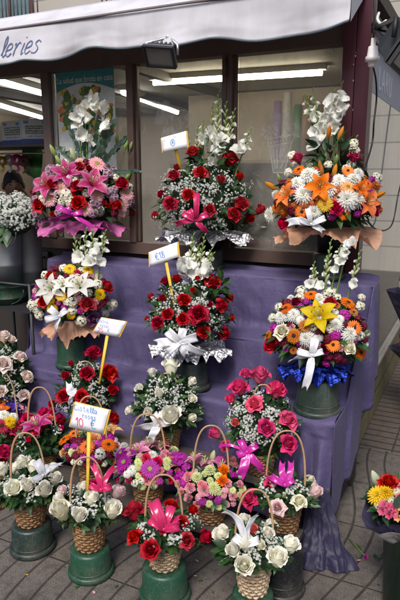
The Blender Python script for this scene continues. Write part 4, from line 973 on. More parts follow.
b = MB(); P = [[onY(x, y, .5 - .05 * sin(y * .2 + x)) for x, y in row] for row in ([(21, 147), (28, 147), (36, 147), (43, 148)], [(22, 158), (29, 157), (37, 157), (43, 159)], [(23, 168), (30, 167), (37, 168), (42, 170)], [(26, 175), (31, 176), (36, 181), (40, 178)])]; b.grid(P)
o = b.build('foil_sheet', mat('green_foil', (.04, .16, .03), .35, .2, .4, 12, .3, 20), None, solid=.001); o.modifiers.new('sub', 'SUBSURF').levels = 2; o.modifiers['sub'].render_levels = 2; tag(o, 'green wrapping sheet hanging in the hatch', 'wrapping sheet')
kb('counter', (-5.2, .06, .98), (-1.99, .40, 1.02), M_DARKP)
# dark door front under the hatch, with handle; pruning tools
kb('cupboard_door', (-2.28, -.012, .30), (-2.0, .013, 1.10), mat('door_brown', (.045, .032, .028), .45)); b = MB(); b.tube([Wd(-2.035, -.013, .98), Wd(-2.035, -.05, .985), Wd(-2.035, -.05, 1.06), Wd(-2.035, -.013, 1.065)], .010, 8); b.build('door_handle', M_ALU, K)
b = MB()
for i, (dx, dz) in enumerate(((0, 0), (.03, .012), (.055, -.004))): b.tube([Wd(-2.13 + dx, -.055, 1.212 + dz), Wd(-2.08 + dx, -.058, 1.222 + dz), Wd(-2.03 + dx, -.05, 1.213 + dz)], .009, 6)
tag(b.build('pruning_tool', mat('tool_orange', (.60, .09, .015), .4)), 'orange-handled tool lying on the sill left of the steps', 'tool')
# ---- building beyond the kiosk, with a balcony
def stonem(name, c, bw, rh, mort=.012):
    g = N(name).set(.85, 0, .2); br = g.n('TexBrick'); br.inputs['Scale'].default_value = 1; br.inputs['Brick Width'].default_value = bw; br.inputs['Row Height'].default_value = rh; br.inputs['Mortar Size'].default_value = mort; br.inputs['Mortar Smooth'].default_value = .3
    sp = g.n('SeparateXYZ'); g.l(g.coord(), sp.inputs[0]); cm = g.n('CombineXYZ'); g.l(g.math('ADD', sp.outputs[0], sp.outputs[1]), cm.inputs[0]); g.l(sp.outputs[2], cm.inputs[1]); g.l(cm.outputs[0], br.inputs[0])
    for i in (0, 1): pass
    br.inputs['Color1'].default_value = (*c, 1); br.inputs['Color2'].default_value = (*[x * .86 for x in c], 1); br.inputs['Mortar'].default_value = (*[x * .42 for x in c], 1)
    g.col(g.mix(g.math('MULTIPLY', g.noise(3, 6), .4), br.outputs[0], tuple(x * .7 for x in c))); g.bump(g.math('MULTIPLY', br.outputs['Fac'], -1), .4, .01); return g.m
BH = thing('stone_building', 'pale stone building with iron balconies behind the kiosk', 'building', Wd(-4, 8, 0)); YB = 7.0
M_ST = stonem('building_stone', (.40, .37, .33), 1.1, .42); b = MB().box((-22, YB, 0), (10, YB + .6, 11)); b.build('wall', M_ST, BH, True, False)
M_STT = mat('stone_trim', (.44, .41, .36), .8, 0, .15, 6)
M_IRON = mat('black_iron', (.02, .02, .022), .5); M_WGL = mat('window_glass_far', (.10, .15, .16), .12, 0, .5, 3); M_WFR = mat('window_frame_far', (.10, .035, .035), .5)
for i, xc in enumerate((-12.6, -8.7, -4.8)):
    fr = MB(); 
    for x0, x1 in ((-.62, -.54), (.54, .62), (-.03, .03)): fr.box((xc + x0, YB - .06, 4.25), (xc + x1, YB + .02, 6.9))
    fr.box((xc - .62, YB - .058, 6.9), (xc + .62, YB + .02, 7.0)); wf = fr.build('window', M_WFR, BH, True, False)
    b = MB().box((xc - .54, YB - .03, 4.25), (xc - .03, YB - .01, 6.9)); b.box((xc + .03, YB - .03, 4.25), (xc + .54, YB - .01, 6.9)); b.build('window_glass', M_WGL, wf, True, False)
    bal = MB().box((xc - 1.25, YB - .62, 4.08), (xc + 1.25, YB, 4.24)); bo = bal.build('balcony', M_STT, BH, True, False)
    b = MB(); b.box((xc - 1.22, YB - .60, 5.15), (xc + 1.22, YB - .55, 5.2))
    for k in range(25): x = xc - 1.2 + k * .1; b.tube([Wd(x, YB - .575, 4.24), Wd(x, YB - .575, 5.16)], .012, 5)
    b2 = MB(); b2.v = []; 
    rl = MB(); rl.box((xc - 1.22, YB - .60, 5.15), (xc + 1.22, YB - .55, 5.2)); rl.build('railing', M_IRON, bo, True, False)
    rb = MB()
    for k in range(25): x = xc - 1.2 + k * .1; rb.tube([Wd(x, YB - .575, 4.24), Wd(x, YB - .575, 5.16)], .014, 5)
    rb.build('baluster', M_IRON, bo)
# neighbour to the right (mirrored in the side glass)
NB = thing('street_facade', 'grey stone facade across the side street, mirrored in the kiosk glass', 'building', Wd(5, 4, 0)); b = MB().box((4.6, -1.0, 0), (5.2, 16, 7.5)); b.build('wall', stonem('facade_stone', (.38, .40, .40), .9, .36, .014), NB, True, False)
b = MB().box((4.5, -1.0, 2.45), (4.6, 16, 2.56)); b.box((4.52, -1.0, .0), (4.6, 16, .5)); b.build('cornice', M_STT, NB, True, False)

for i, (y, z0, w, h) in enumerate(((1.2, .5, 1.0, 1.7), (3.4, .1, 1.2, 2.2), (5.6, .5, 1.0, 1.7), (2.2, 3.2, 1.1, 1.9), (5.0, 3.2, 1.1, 1.9))):
    b = MB().box((4.53, y, z0), (4.615, y + w, z0 + h)); wf = b.build('window', M_WFR, NB, True, False); b = MB().box((4.515, y + .08, z0 + .08), (4.528, y + w - .08, z0 + h - .08)); b.build('window_glass', M_WGL, wf, True, False)
# the street front opposite (behind the camera), mirrored in the shop panes
OB = thing('shopfront_row', 'ochre street front opposite the kiosk, mirrored in the shop panes', 'building', Wd(-2, -15, 0)); b = MB().box((-16, -16, 0), (12, -15, 7.0)); b.build('wall', stonem('opposite_stone', (.42, .37, .29), 1.2, .45), OB, True, False)
for i in range(8):
    x = -14.5 + i * 3.3; b = MB().box((x, -15.02, .3 if i % 2 else .0), (x + 1.9, -14.95, 2.7)); wf = b.build('window', M_WFR, OB, True, False); b = MB().box((x + .1, -14.948, .4), (x + 1.8, -14.93, 2.6)); b.build('window_glass', M_WGL, wf, True, False)
    b = MB().box((x + .3, -15.02, 3.7), (x + 1.5, -14.95, 5.9)); wf = b.build('window', M_STT, OB, True, False); b = MB().box((x + .4, -14.948, 3.8), (x + 1.4, -14.93, 5.8)); b.build('window_glass', M_WGL, wf, True, False)
# ---- stepped stand and its purple cloth
STP = [(-.2, 1.085), (-.4, .808), (-.655, .555)]
t = thing('stepped_stand', 'three-step display stand hidden under the purple cloth', 'display stand', Wd(-.9, -.3, 0)); b = MB()
b.box((-1.78, -.165, .02), (.07, -.07, 1.045)); b.box((-1.78, -.365, .02), (.05, -.1651, .768)); b.box((-1.78, -.61, .02), (.02, -.3651, .515)); b.build('steps', mat('shade_black_wood', (.022, .018, .016), .8), t, True, False)  # wood coloured near-black, standing in for the shaded gap below the hem
def fb(seed, n=7, f0=4, f1=40):
    q = random.Random(seed); T = [(exp_(q.uniform(math.log(f0), math.log(f1))), q.uniform(-1, 1), q.uniform(0, 6.28)) for _ in range(n)]
    return lambda x, s: sum(sin(f * x + k * s * 9 + p) / (1 + .06 * f) for f, k, p in T)
exp_ = math.exp
def clothm():
    g = N('purple_cloth').set(.62, 0, .35); n1 = g.noise(3, 5); n2 = g.noise(24, 4)
    c = g.mix(n1, (.072, .058, .136), (.094, .078, .172)); c = g.mix(g.math('MULTIPLY', g.ramp(n2, .5, .75), .25), c, (.060, .047, .125)); g.col(c)
    v = g.n('TexVoronoi', feature='DISTANCE_TO_EDGE'); v.inputs['Scale'].default_value = 5.0; dn = g.n('Mix', data_type='RGBA', blend_type='ADD'); dn.inputs[0].default_value = .35; g.l(g.coord(), dn.inputs[6]); nn = g.n('TexNoise'); nn.inputs['Scale'].default_value = 5; g.l(g.coord(), nn.inputs['Vector']); g.l(nn.outputs['Color'], dn.inputs[7]); g.l(dn.outputs[2], v.inputs['Vector'])
    cre = g.ramp(v.outputs['Distance'], 0, .035)
    g.p.inputs['Sheen Weight'].default_value = .06; g.p.inputs['Sheen Roughness'].default_value = .4
    g.bump(g.math('ADD', g.math('MULTIPLY', cre, .10), g.math('ADD', g.math('MULTIPLY', g.noise(11, 6), 1.6), g.math('MULTIPLY', g.noise(700, 2), .15))), .55, .012); return g.m
M_CLOTH = clothm()
poly = [(-.045, 1.115), (-.06, 1.092), (-.2, 1.090), (-.212, .835), (-.24, .815), (-.4, .812), (-.414, .585), (-.44, .562), (-.655, .560), (-.67, .40), (-.690, .05)]
prof = []
for (y0, z0), (y1, z1) in zip(poly[:-1], poly[1:]):
    n = max(2, int(math.hypot(y1 - y0, z1 - z0) / .010)); prof += [(y0 + (y1 - y0) * i / n, z0 + (z1 - z0) * i / n) for i in range(n)]
prof.append(poly[-1]); prof = np.array(prof)
for _ in range(3): prof[1:-1] = prof[1:-1] * .5 + (prof[:-2] + prof[2:]) * .25
tg = np.gradient(prof, axis=0); tg /= np.linalg.norm(tg, axis=1)[:, None]; nmr = np.stack([tg[:, 1] * 1.0, -tg[:, 0]], 1); nmr = np.where((nmr[:, :1] * -1 + nmr[:, 1:]) < 0, -nmr, nmr)
XR = lambda z: .066 + .052 * max(0, min(1, (z - .56) / .53)); XLc = -1.84
f1, f2, f3 = fb(1), fb(2), fb(3, 5, 2, 10); NX = 420; G = []
s = np.concatenate([[0], np.cumsum(np.linalg.norm(np.diff(prof, axis=0), axis=1))])
for i, (y, z) in enumerate(prof):
    row = []; vert = abs(tg[i, 1]); base = [e for e in (1.09, .812, .56) if z <= e + .01]; drop = (min(base) - z) if base else 0; low = max(0, drop)
    for j in range(NX + 1):
        u = j / NX; x = XLc + (XR(z) - XLc) * u
        d = .0045 * f1(x, s[i]) * (.5 + .5 * vert) + .0020 * f3(s[i] * 6, x * .5) + vert * (.010 * sin(x * 5.1 + i * .01) + .022 * low * f2(x, .2))
        if z < .5: d += (.5 - z) * (.075 * sin(x * 24 + 1.6 * sin(x * 3.3)) * (.4 + .6 * u) + .03 * sin(x * 11))
        elif vert > .6 and z < 1.08: d += .085 * low * sin(x * 12 + 2.2 * sin(x * 2.7 + z)) + .07 * low * sin(x * 33 + 3 * sin(x * 4) + z * 3)
        cor = max(0, x - (XR(z) - .06)) / .06; hang = max(0, .52 - z); near = max(0, min(1, (x + .30) / .30))
        d -= .026 * cor ** 2.2 * vert; d += near * hang * (.095 * sin(x * 46 + 2.5 * sin(x * 9)) + .045 * sin(x * 91)) * (1 - .5 * cor)
        rg = mn.ridged_multi_fractal(Vector((x * 2.3 + z * .9, s[i] * 1.7 - x * .5, 4.0)), 1.0, 2.1, 4, 1.0, 1.8); wr = mn.ridged_multi_fractal(Vector((x * 7, s[i] * 1.6 + 1.2 * sin(x * 3), 9.0)), 1.0, 2.0, 3, 1.0, 2.0)
        d += .013 * (rg - 1.0) * (1 if .1 < s[i] else 0) + .011 * vert * (wr - 1.0) * min(1, low * 6)
        row.append((x, y + nmr[i, 0] * d - (.012 if vert > .5 else 0) * 0, z + nmr[i, 1] * d * (1 if z > .12 else .3) + (.02 * sin(x * 7) + .02 * sin(x * 17) if i == len(prof) - 1 else 0)))
    G.append(row)
CL = thing('draped_cloth', 'muted purple cloth draped over the display steps', 'cloth', Wd(-.9, -.35, .1))
b = MB(); b.grid(G); b.build('cloth_front', M_CLOTH, CL, True, solid=.0015)
def side(sign, xe, hem, name):
    G = []; ys = np.linspace(-.05, -.662 if sign > 0 else -.672, 60); fz = fb(9 + sign, 5, 12, 60)
    for y in ys:
        zt = np.interp(-y, [.045, .2, .213, .24, .40, .414, .44, .655, .68], [1.092, 1.090, .84, .815, .812, .59, .562, .56, .38]); row = []; hz = hem(y)
        for k in range(26):
            v = k / 25; z = zt + (min(hz, zt - .02) - zt) * v; x0 = xe(min(zt, 1.09)) if sign > 0 else xe
            fl = 1 if (y > -.21 or sign < 0) else .25; x = x0 + sign * fl * (.008 * min(1, v * 6) + .012 * v * fz(y, v * .15) + .020 * v)
            row.append((x, y - .012 * sin(v * 7 + y * 9) * v, z))
        G.append(row)
    b = MB(); b.grid(G); b.build(name, M_CLOTH, CL, True, solid=.0015)
side(1, XR, lambda y: np.interp(-y, [.05, .19, .215, .25, .42, .5, .67], [.60, .50, .46, .24, .16, .09, .06]) + .012 * sin(y * 40), 'cloth_end'); side(-1, XLc, lambda y: .10, 'cloth_end')
# dark bunch of cloth on the pavement
b = MB(); c = Lc(onZ(322, 562, 0)); fz = fb(21, 6, 4, 14); G = []; NB = 220
for i in range(60):
    v = i / 59; row = []; fall = 1 - v
    for j in range(NB):
        a = 2 * pi * j / NB; r = .36 + .64 * fall ** 1.35
        out = 1 + .16 * sin(2 * a + .6) + .12 * sin(3 * a + 2)
        fold = .12 * sin(5 * a + 2.6 * v + 1.9 * sin(2 * a + .4)) * (.35 + .65 * fall) + .08 * sin(11 * a - 4 * v + 2.2 * sin(a)) * fall + .05 * sin(8 * v * 3 + 3 * a) * fall * v + .02 * fz(a, v)
        rr = r * out * (1 + fold); roll = .020 * max(0, fall - .72) * 3.5 * sin(5 * a + 1)
        row.append((c[0] + .108 * rr * cos(a) - .055 * v, c[1] + .080 * rr * sin(a) + .11 * v ** .8, .004 + .265 * v ** 1.15 + max(0, .018 * (1 - abs(fall - .86) / .14)) + roll * 0 + .010 * sin(4 * a + 9 * v) * v * fall * 2))
    row = [(x + .009 * fall ** .5 * (mn.ridged_multi_fractal(Vector((x * 9, y * 9, z * 5)), 1, 2, 4, 1, 2) - 1.2) * cos(2 * pi * jj / NB), y + .009 * (mn.ridged_multi_fractal(Vector((x * 9 + 5, y * 9, z * 5)), 1, 2, 4, 1, 2) - 1.2) * sin(2 * pi * jj / NB), max(.004, z + .012 * (mn.fractal(Vector((x * 11, y * 11, z * 7)), 1, 2, 4)))) for jj, (x, y, z) in enumerate(row)]
    G.append(row)
G.append([(c[0] - .057, c[1] + .112, .262)] * NB)
b.grid(G, 0, True); gm = N('indigo_cloth').set(.55, 0, .4); gm.col(gm.mix(gm.noise(6, 4), (.009, .007, .030), (.015, .012, .046))); gm.p.inputs['Sheen Weight'].default_value = .2; gm.bump(gm.noise(14, 4), .35, .01)
tag(b.build('cloth_bundle', gm.m, None, True), 'dark indigo cloth bunched on the pavement at the corner', 'cloth')
# ---- low plank bench for the baskets
BN = thing('plank_bench', 'dark two-level plank bench in front of the purple cloth', 'bench', Wd(-1, -.85, 0)); M_PL = mat('weathered_plank', (.07, .058, .05), .8, 0, .35, 14, .3, 60)
def plank(lo, hi, name): MB().box(lo, hi).build(name, M_PL, BN, True, False, .003)
LBZ, UBZ = .15, .325
plank((-2.3, -1.012, LBZ - .03), (.0, -.925, LBZ), 'plank'); plank((-2.3, -.920, LBZ - .03), (.0, -.835, LBZ), 'plank'); plank((-2.3, -.825, UBZ - .03), (-.10, -.70, UBZ), 'plank')
for x in (-2.2, -1.2, -.06):
    plank((x, -.995, 0), (x + .04, -.85, LBZ - .031), 'leg')
for x in (-2.2, -1.2, -.16): plank((x, -.815, 0), (x + .035, -.715, UBZ - .031), 'leg')

# ---- floodlights and cables
M_FB = mat('floodlight_black', (.010, .010, .012), .55, 0, .3, 20, .05); M_FG = mat('floodlight_grey', (.16, .16, .17), .45, .3, .2, 20); M_FGL = mat('floodlight_glass', (.17, .165, .15), .15, 0, .4, 6)
def flood(p, face, up, w, label, bracket, back=False):
    t = thing('floodlight', label, 'floodlight', p, 'floodlights on the kiosk front'); z = nrm(face); x = nrm(np.cross(up, z)); y = np.cross(z, x); h = w * .68
    P = lambda a, b_, c: p + x * a + y * b_ + z * c
    b = MB(); rings = [(.50, .0), (.52, -.005), (.52, -.05), (.46, -.055), (.40, -.25), (.30, -.36), (.14, -.38)]; G = []
    for s, d in rings:
        G.append([P(w * s * sx, h * (s if d > -.2 else s * .9) * sy, d * w) for sx, sy in ((-1, -1), (-.5, -1.0), (0, -1), (.5, -1), (1, -1), (1, 0), (1, 1), (.5, 1), (0, 1), (-.5, 1), (-1, 1), (-1, 0))])
    b.grid(G, 0, True); b.poly(G[-1][::-1], 0); b.build('housing', M_FB if back else M_FG, t, smooth=False)
    b = MB(); o = .52; i_ = .45
    V = [P(w * s * sx, h * s2 * sy, d) for (s, s2, d) in ((o, o, .004), (o, o, .016), (i_, .43, .016), (i_, .43, .004)) for sx, sy in ((-1, -1), (1, -1), (1, 1), (-1, 1))]
    b.add(V, [(r * 4 + k, r * 4 + (k + 1) % 4, ((r + 1) % 4) * 4 + (k + 1) % 4, ((r + 1) % 4) * 4 + k) for r in range(4) for k in range(4)]); b.build('front_frame', M_FB, t, smooth=False)
    b = MB().poly([P(-w * .45, -h * .43, .006), P(w * .45, -h * .43, .006), P(w * .45, h * .43, .006), P(-w * .45, h * .43, .006)]); b.build('glass', M_FGL, t, smooth=False)
    b = MB()
    for k in range(5): q0 = -.30 + .15 * k; b.add([P(w * q0 + e, h * .44, -.08 * w) if 0 else P(w * q0 + e, hh, d) for e in (-.003, .003) for hh, d in ((h * .36, -.10 * w), (h * .52, -.10 * w), (h * .46, -.30 * w), (h * .26, -.34 * w))], [(0, 1, 2, 3), (7, 6, 5, 4), (1, 5, 6, 2), (0, 4, 5, 1), (2, 6, 7, 3)])
    b.build('cooling_fin', M_FB if back else M_FG, t, smooth=False)
    b = MB(); m = p + (np.asarray(bracket) - p) * .75
    for sx in (-1, 1): b.tube([P(w * .545 * sx, 0, -.12 * w), P(w * .545 * sx, h * .35, -.26 * w), m + x * w * .14 * sx, m], .007, 6)
    b.tube([m, bracket], .012, 8); b.build('bracket', M_FB if back else M_ALU, t); return t
p = onY(160, 56, -.45); flood(p, np.array([-.34, -.66, -.62]), np.array([.14, 0, 1]), .150, 'grey-backed black floodlight under the awning above the middle panes', onY(170, 33, -.335))
p2 = onX(407, 49, .30); flood(p2, nrm(np.array([.62, -.40, -.5])), np.array([.1, 0, 1]), .18, 'black floodlight on an arm at the right corner of the frame', onX(374, 24, .02), True)
b = MB(); b.tube([onX(374, 30, .016), onX(380, 36, .12), onX(388, 44, .2)], .013, 8); b.tube(smooth_path([onX(379, 13, .06), onX(377.5, 19, .08), onX(381, 24, .11), onX(386, 21, .14)], 14), .006, 8, 1)
tag(b.build('lamp_arm', [M_FB, mat('white_plastic', (.62, .61, .58), .4)]), 'black arm with a white hook carrying the corner floodlight', 'bracket')
CB = thing('power_cable', 'black cable with a white inline socket hanging beside the maroon post', 'cable', onX(373, 60, .05)); b = MB()
b.tube(smooth_path([onX(374, -12, .04), onX(374.5, 15, .05), onX(373.3, 42, .05)], 10), .0045, 6); b.tube(smooth_path([onX(372.3, 63, .05), onX(376, 80, .05), onX(376.5, 100, .045), onX(374, 122, .045), onX(372.5, 142, .04), onX(366, 165, .04), onX(358, 185, .035)], 30), .0042, 6); b.tube(smooth_path([onX(408, 40, .02), onX(406, 120, .05), onX(402, 175, .06), onX(398, 196, .06), onX(393, 222, .05), onX(386, 230, .05), onX(376, 229, .05), onX(368, 222, .04)], 36), .0045, 6); b.build('wire', mat('cable_black', (.012, .012, .013), .5), CB)
b = MB(); cc = onX(372.8, 53, .05); b.lathe([(.001, .062), (.010, .060), (.011, .03), (.020, .026), (.024, -.012), (.030, -.016), (.030, -.034), (.018, -.036), (.017, -.055), (.008, -.06), (.001, -.06)], 20, 0, cc); b.build('socket', mat('socket_white', (.66, .63, .62), .4), CB)
# ================================================================== THE FLOWERS
R_SHEER = ribm('sheer_white', (.80, .81, .85), .4, .5); CANE_M = canem('cane_tan', (.40, .27, .15), (.52, .40, .27))
GT, GS, GB = 'tall bouquets on the top step', 'tall bouquets on the second shelf', 'cane flower baskets'
def bouquet(label, D, group, zb, pot=True):
    """thing at the foot of the bouquet: its base stands on height zb"""
    l = Lc(D.c); yb = min(l[1], 9)
    t = thing('bouquet', label, 'bouquet', Wd(l[0], D.base_y, zb), group)
    b = MB(); c = Wd(l[0], D.base_y, zb); top = max(.06, D.c[2] - zb - .02)
    b.lathe([(.001, 0), (.058, .0), (.072, top * .9), (.076, top), (.062, top), (.001, top * .9)], 24, 0, c); b.build('flower_pot', M_POT, t); return t
def mk(cx, cy, yl, rxp, rzp, ry, base_y, wall=None):
    D = Dome(cx, cy, yl, rxp, rzp, ry, wall); D.base_y = base_y; return D
def standb(px, base_y, zb, r, h, m, label): 
    o = Lc(onY(px, 380, base_y)); return inv_bucket(tuple(Wd(o[0], base_y, zb)), r, h, m, label)

# ---------- A1: pink bouquet, top step left
D = mk(83, 203, -.17, 50, 42, .19, -.105, -.02); inv_bucket(tuple(Wd(Lc(D.c)[0], -.125, 1.093)), .085, .11, B_DARK, 'dark green bucket under the pink-wrapped bouquet on the top step')
r = bouquet('pink lily bouquet in pink tissue with white gladioli on the top step', D, GT, 1.204)
fill_foliage(r, D, 210, (.055, .016), (0, 0, 1, 0), -.25, 11)
b = MB(); q = random.Random(4)       # grey-green eucalyptus sprays rising behind
for (bx, by, tx, ty) in ((84, 168, 70, 128), (90, 168, 108, 130), (98, 170, 124, 140), (80, 168, 60, 150), (90, 160, 100, 122), (86, 165, 84, 125), (100, 172, 136, 172), (96, 168, 113, 125)):
    a, e = onY(bx, by, -.14), onY(tx, ty, -.13); b.tube([a, e], .002, 5, 0)
    for i in range(20):
        f = .2 + .8 * i / 19; p = a + (e - a) * f; add_leaf(b, p, nrm((e - a) * 1.2 + np.array([q.uniform(-1, 1), q.uniform(-.5, .3), q.uniform(-.4, .4)]) * .2), np.array([0, -1, .3]), q.uniform(.03, .05), q.uniform(.010, .017), .1, q.choice((0, 1, 1)))
b.build('eucalyptus', [L_DARK, L_GREY], r)
gladiolus(r, -.13, (86, 172), (91, 92), [(92, 97), (95, 109), (86, 106), (102, 107), (89, 117), (96, 101)], 4, P_PUREWHITE, 16, wall=-.02)
gladiolus(r, -.14, (82, 172), (78, 102), [(80, 111), (77, 117), (79, 125), (80, 135)], 5, P_PUREWHITE, 17); gladiolus(r, -.13, (92, 170), (107, 110), [(106, 126), (90, 140)], 6, P_PUREWHITE, 16); gladiolus(r, -.14, (88, 172), (83, 90), [], 5)
many(r, D, 'lily', P_LILYP, [(66, 172, 34), (93, 182, 36), (45, 184, 32)], lift=.03, jit=.3)
many(r, D, 'rose', P_RED, [(79, 168, 13), (52, 185, 12), (77, 186, 12), (78, 203, 16), (121.6, 184, 15), (39.6, 205, 14), (116, 205, 12)], lift=.01); many(r, D, 'rosebud', P_RED, [(108, 206, 7), (104, 203, 7)])
many(r, D, 'gerbera', P_LIGHTP, [(97, 164, 17), (61, 188, 15), (49, 199, 16), (122, 205, 15), (127, 194, 14), (85, 209, 15), (97, 195, 15)])
many(r, D, 'stock_flower', P_WHITE, [(66, 195, 14), (72, 180, 12), (44, 198, 11), (70, 201, 12), (62, 202, 9), (86, 193, 9)])
many(r, D, 'daisy_cluster', P_VIOLW, [(96, 203, 13), (99, 211, 13), (110, 192, 13), (108, 173, 12), (59, 177, 12), (114, 198, 12), (104, 179, 10), (113, 190, 10)])
for (x, y, s, ax, m) in ((73, 155, 15, (-.3, -.3, 1), P_CREAM), (104, 156, 16, (.1, -.3, 1), P_CREAM), (53, 151, 14, (-.4, -.2, 1), P_LIME), (128, 176, 13, (.6, -.3, .8), P_LIME), (117, 138, 11, (.2, -.2, 1), P_LIME), (126, 145, 10, (.3, -.2, 1), P_LIME), (131, 146, 9, (.3, -.2, 1), P_LIME), (58, 160, 12, (-.5, -.2, 1), P_LIME)): put(r, D, 'lily_bud', M_BUDG if m is P_LIME else M_BUDC, x, y, s, axis=ax)
gyp_px(r, D, [(60, 205), (56, 194), (66, 185), (88, 176), (72, 208), (104, 186), (92, 202), (40, 196)], 3, per=10, spread=.02, fs=.0045)
autofill(r, D, [('daisy_cluster', P_VIOLW, 11), ('gerbera', P_LIGHTP, 10), ('stock_flower', P_WHITE, 9), ('daisy_cluster', P_DARKRED, 9), ('daisy_cluster', P_VIOLW, 10), ('rosebud', P_RED, 7)], 30, 201); skirt(r, D, 46, 301)
collar(r, D, .07, 215, 228, 50, W_PINK, 4, freq=7, amp=.035)
bow(r, -.40, (72, 214), [('L', 160, 19, 8), ('L', 10, 12, 7), ('T', -22, 40, 7, .5), ('T', 195, 26, 8, -.3), ('L', 120, 10, 7)], R_MAG)

# ---------- A2: red roses, silver foil, top step middle
D = mk(205, 203, -.18, 49, 42, .20, -.105, -.02); inv_bucket(tuple(Wd(Lc(D.c)[0], -.125, 1.093)), .085, .11, B_DARK, 'dark green bucket under the silver-foiled bouquet on the top step')
r = bouquet('red rose bouquet in silver foil with a hot pink bow on the top step', D, GT, 1.204)
fill_foliage(r, D, 230, (.05, .015), (0, 0, 1, 1, 0), -.25, 12); fill_foliage(r, mk(212, 165, -.14, 22, 26, .10, -.1, -.02), 70, (.06, .014), (0, 0, 1), -.5, 13, core=False, name='foliage')
for base, tip, bl, bu in (((216, 180), (219, 93), [(210, 133), (212, 162), (214, 140)], 12), ((222, 180), (234, 111), [(221, 145), (220, 154), (216, 150), (223, 139)], 10), ((232, 185), (250, 130), [(238, 151), (240, 148)], 7), ((204, 180), (203, 122), [(203, 140)], 8), ((197, 180), (198, 127), [], 8), ((190, 182), (187, 130), [], 7), ((212, 178), (213, 104), [(217, 160)], 10), ((226, 180), (226, 104), [], 10)): gladiolus(r, -.13, base, tip, bl, bu, P_PUREWHITE, 17)
many(r, D, 'rose', P_RED, [(193, 153, 15), (230, 160, 16), (200.5, 173, 13), (174, 176, 13), (171, 204, 14), (188.5, 195, 12), (241, 204, 15), (234, 215, 14), (209.5, 210, 12)], lift=.01); many(r, D, 'rosebud', P_RED, [(221, 180, 12), (162, 195, 10), (240, 177, 10), (249, 219, 13), (156, 216, 10), (260, 210, 12), (177, 168, 8)])
gyp_px(r, D, [(x + rnd.uniform(-4, 4), y + rnd.uniform(-4, 4)) for x, y in [(170, 172), (178, 180), (186, 182), (165, 192), (175, 190), (182, 198), (160, 204), (168, 212), (158, 218), (178, 212), (184, 206), (195, 185), (204, 184), (212, 188), (220, 190), (226, 186), (205, 196), (212, 202), (200, 204), (216, 212), (222, 220), (224, 208), (230, 198), (235, 180), (242, 184), (196, 168), (210, 166), (214, 226), (206, 222), (182, 218), (172, 218), (190, 222), (246, 196), (228, 228), (163, 222), (202, 178), (188, 172), (172, 184)]], 5, per=18, spread=.028, fs=.005)
skirt(r, D, 60, 302); gyp_dome(r, D, 26, 402, per=16, spread=.028, fs=.005)
collar(r, D, .07, 228, 238, 48, W_SILVER, 7, freq=11, amp=.025)
bow(r, -.41, (196, 220), [('L', 95, 30, 9), ('L', 160, 17, 9), ('L', 30, 15, 9), ('T', 190, 24, 8, .4), ('T', -55, 18, 8, .5), ('L', 130, 14, 8)], R_PINK)

# ---------- A3: orange lilies, peach tissue, top step right
D = mk(327, 203, -.20, 52, 40, .21, -.105, -.02); inv_bucket(tuple(Wd(Lc(D.c)[0], -.125, 1.093)), .085, .13, B_DARK, 'dark green bucket under the peach-wrapped lily bouquet on the top step')
r = bouquet('orange lily bouquet in peach tissue with a thick white gladiolus plume', D, GT, 1.224)
fill_foliage(r, D, 240, (.055, .017), (0, 0, 1, 0), -.3, 14); fill_foliage(r, mk(333, 160, -.15, 24, 24, .10, -.1, -.02), 60, (.065, .013), (0, 0, 1), -.5, 15, core=False, name='foliage')
gladiolus(r, -.14, (324, 178), (304, 96), [(314, 132), (315, 145), (318, 138), (312, 118)], 6, P_PUREWHITE, 17, bulge=-.06); gladiolus(r, -.15, (328, 178), (313, 90), [(318.5, 126), (322, 117), (327, 124), (323, 133)], 5, P_PUREWHITE, 17); gladiolus(r, -.14, (334, 178), (334, 92), [(331, 101), (330, 109), (335, 121), (333, 130), (327, 112)], 5, P_PUREWHITE, 17); gladiolus(r, -.15, (338, 178), (342, 84), [(338, 104), (340, 116), (343, 110), (337, 112), (341, 98)], 4, P_PUREWHITE, 17)
gladiolus(r, -.14, (320, 178), (308, 100), [], 8); gladiolus(r, -.13, (342, 180), (352, 150), [], 3)
many(r, D, 'chrysanthemum', P_PUREWHITE, [(309, 176, 20), (304, 195, 21), (346, 200, 24), (353, 181, 19), (272, 215, 18), (315, 212, 19), (357, 199, 18), (297, 184, 16), (330, 190, 16), (339, 181, 16)])
many(r, D, 'lily', P_LILYOR, [(320, 186, 32), (285, 194, 30), (369, 202, 32), (362, 188, 22)], lift=.035)
many(r, D, 'rose', P_FUCH, [(298, 158, 13), (354, 157, 13), (284, 223, 15), (336, 208, 15), (374, 212, 12)], lift=.01)
many(r, D, 'gerbera', P_YELLOW, [(325, 204, 15)], lift=.015); many(r, D, 'gerbera', P_PEACH, [(348, 187, 15)], lift=.015); many(r, D, 'gerbera', P_ORANGE, [(299, 170, 13), (348, 171, 12), (302, 212, 14), (344, 214, 13), (367, 184, 12), (276, 208, 10)], lift=.01)
many(r, D, 'button_chrysanthemum', P_BRONZE, [(284, 210, 14), (335, 191, 14), (290, 182, 10), (288, 206, 10)]); many(r, D, 'daisy_cluster', P_MAG, [(364, 208, 11), (295, 190, 9), (332, 216, 10), (358, 214, 9)])
many(r, D, 'stock_flower', P_WHITE, [(354, 143, 10), (355, 150, 11), (292, 155, 10), (352, 163, 10), (294, 162, 9), (378, 177, 11), (347, 168, 9), (288, 172, 9)]); gladiolus(r, -.16, (350, 180), (356, 138), [], 3)
for (x, y, s, ax) in ((271, 186, 15, (-.8, -.3, .5)), (335, 171, 15, (.1, -.3, 1)), (322, 171, 13, (-.2, -.3, 1)), (379, 195, 15, (.9, -.3, .5)), (329, 132, 15, (.05, -.3, 1)), (341, 133, 14, (.3, -.3, 1)), (320, 166, 11, (-.2, -.3, 1))): put(r, D, 'lily_bud', M_BUDO, x, y, s, axis=ax)
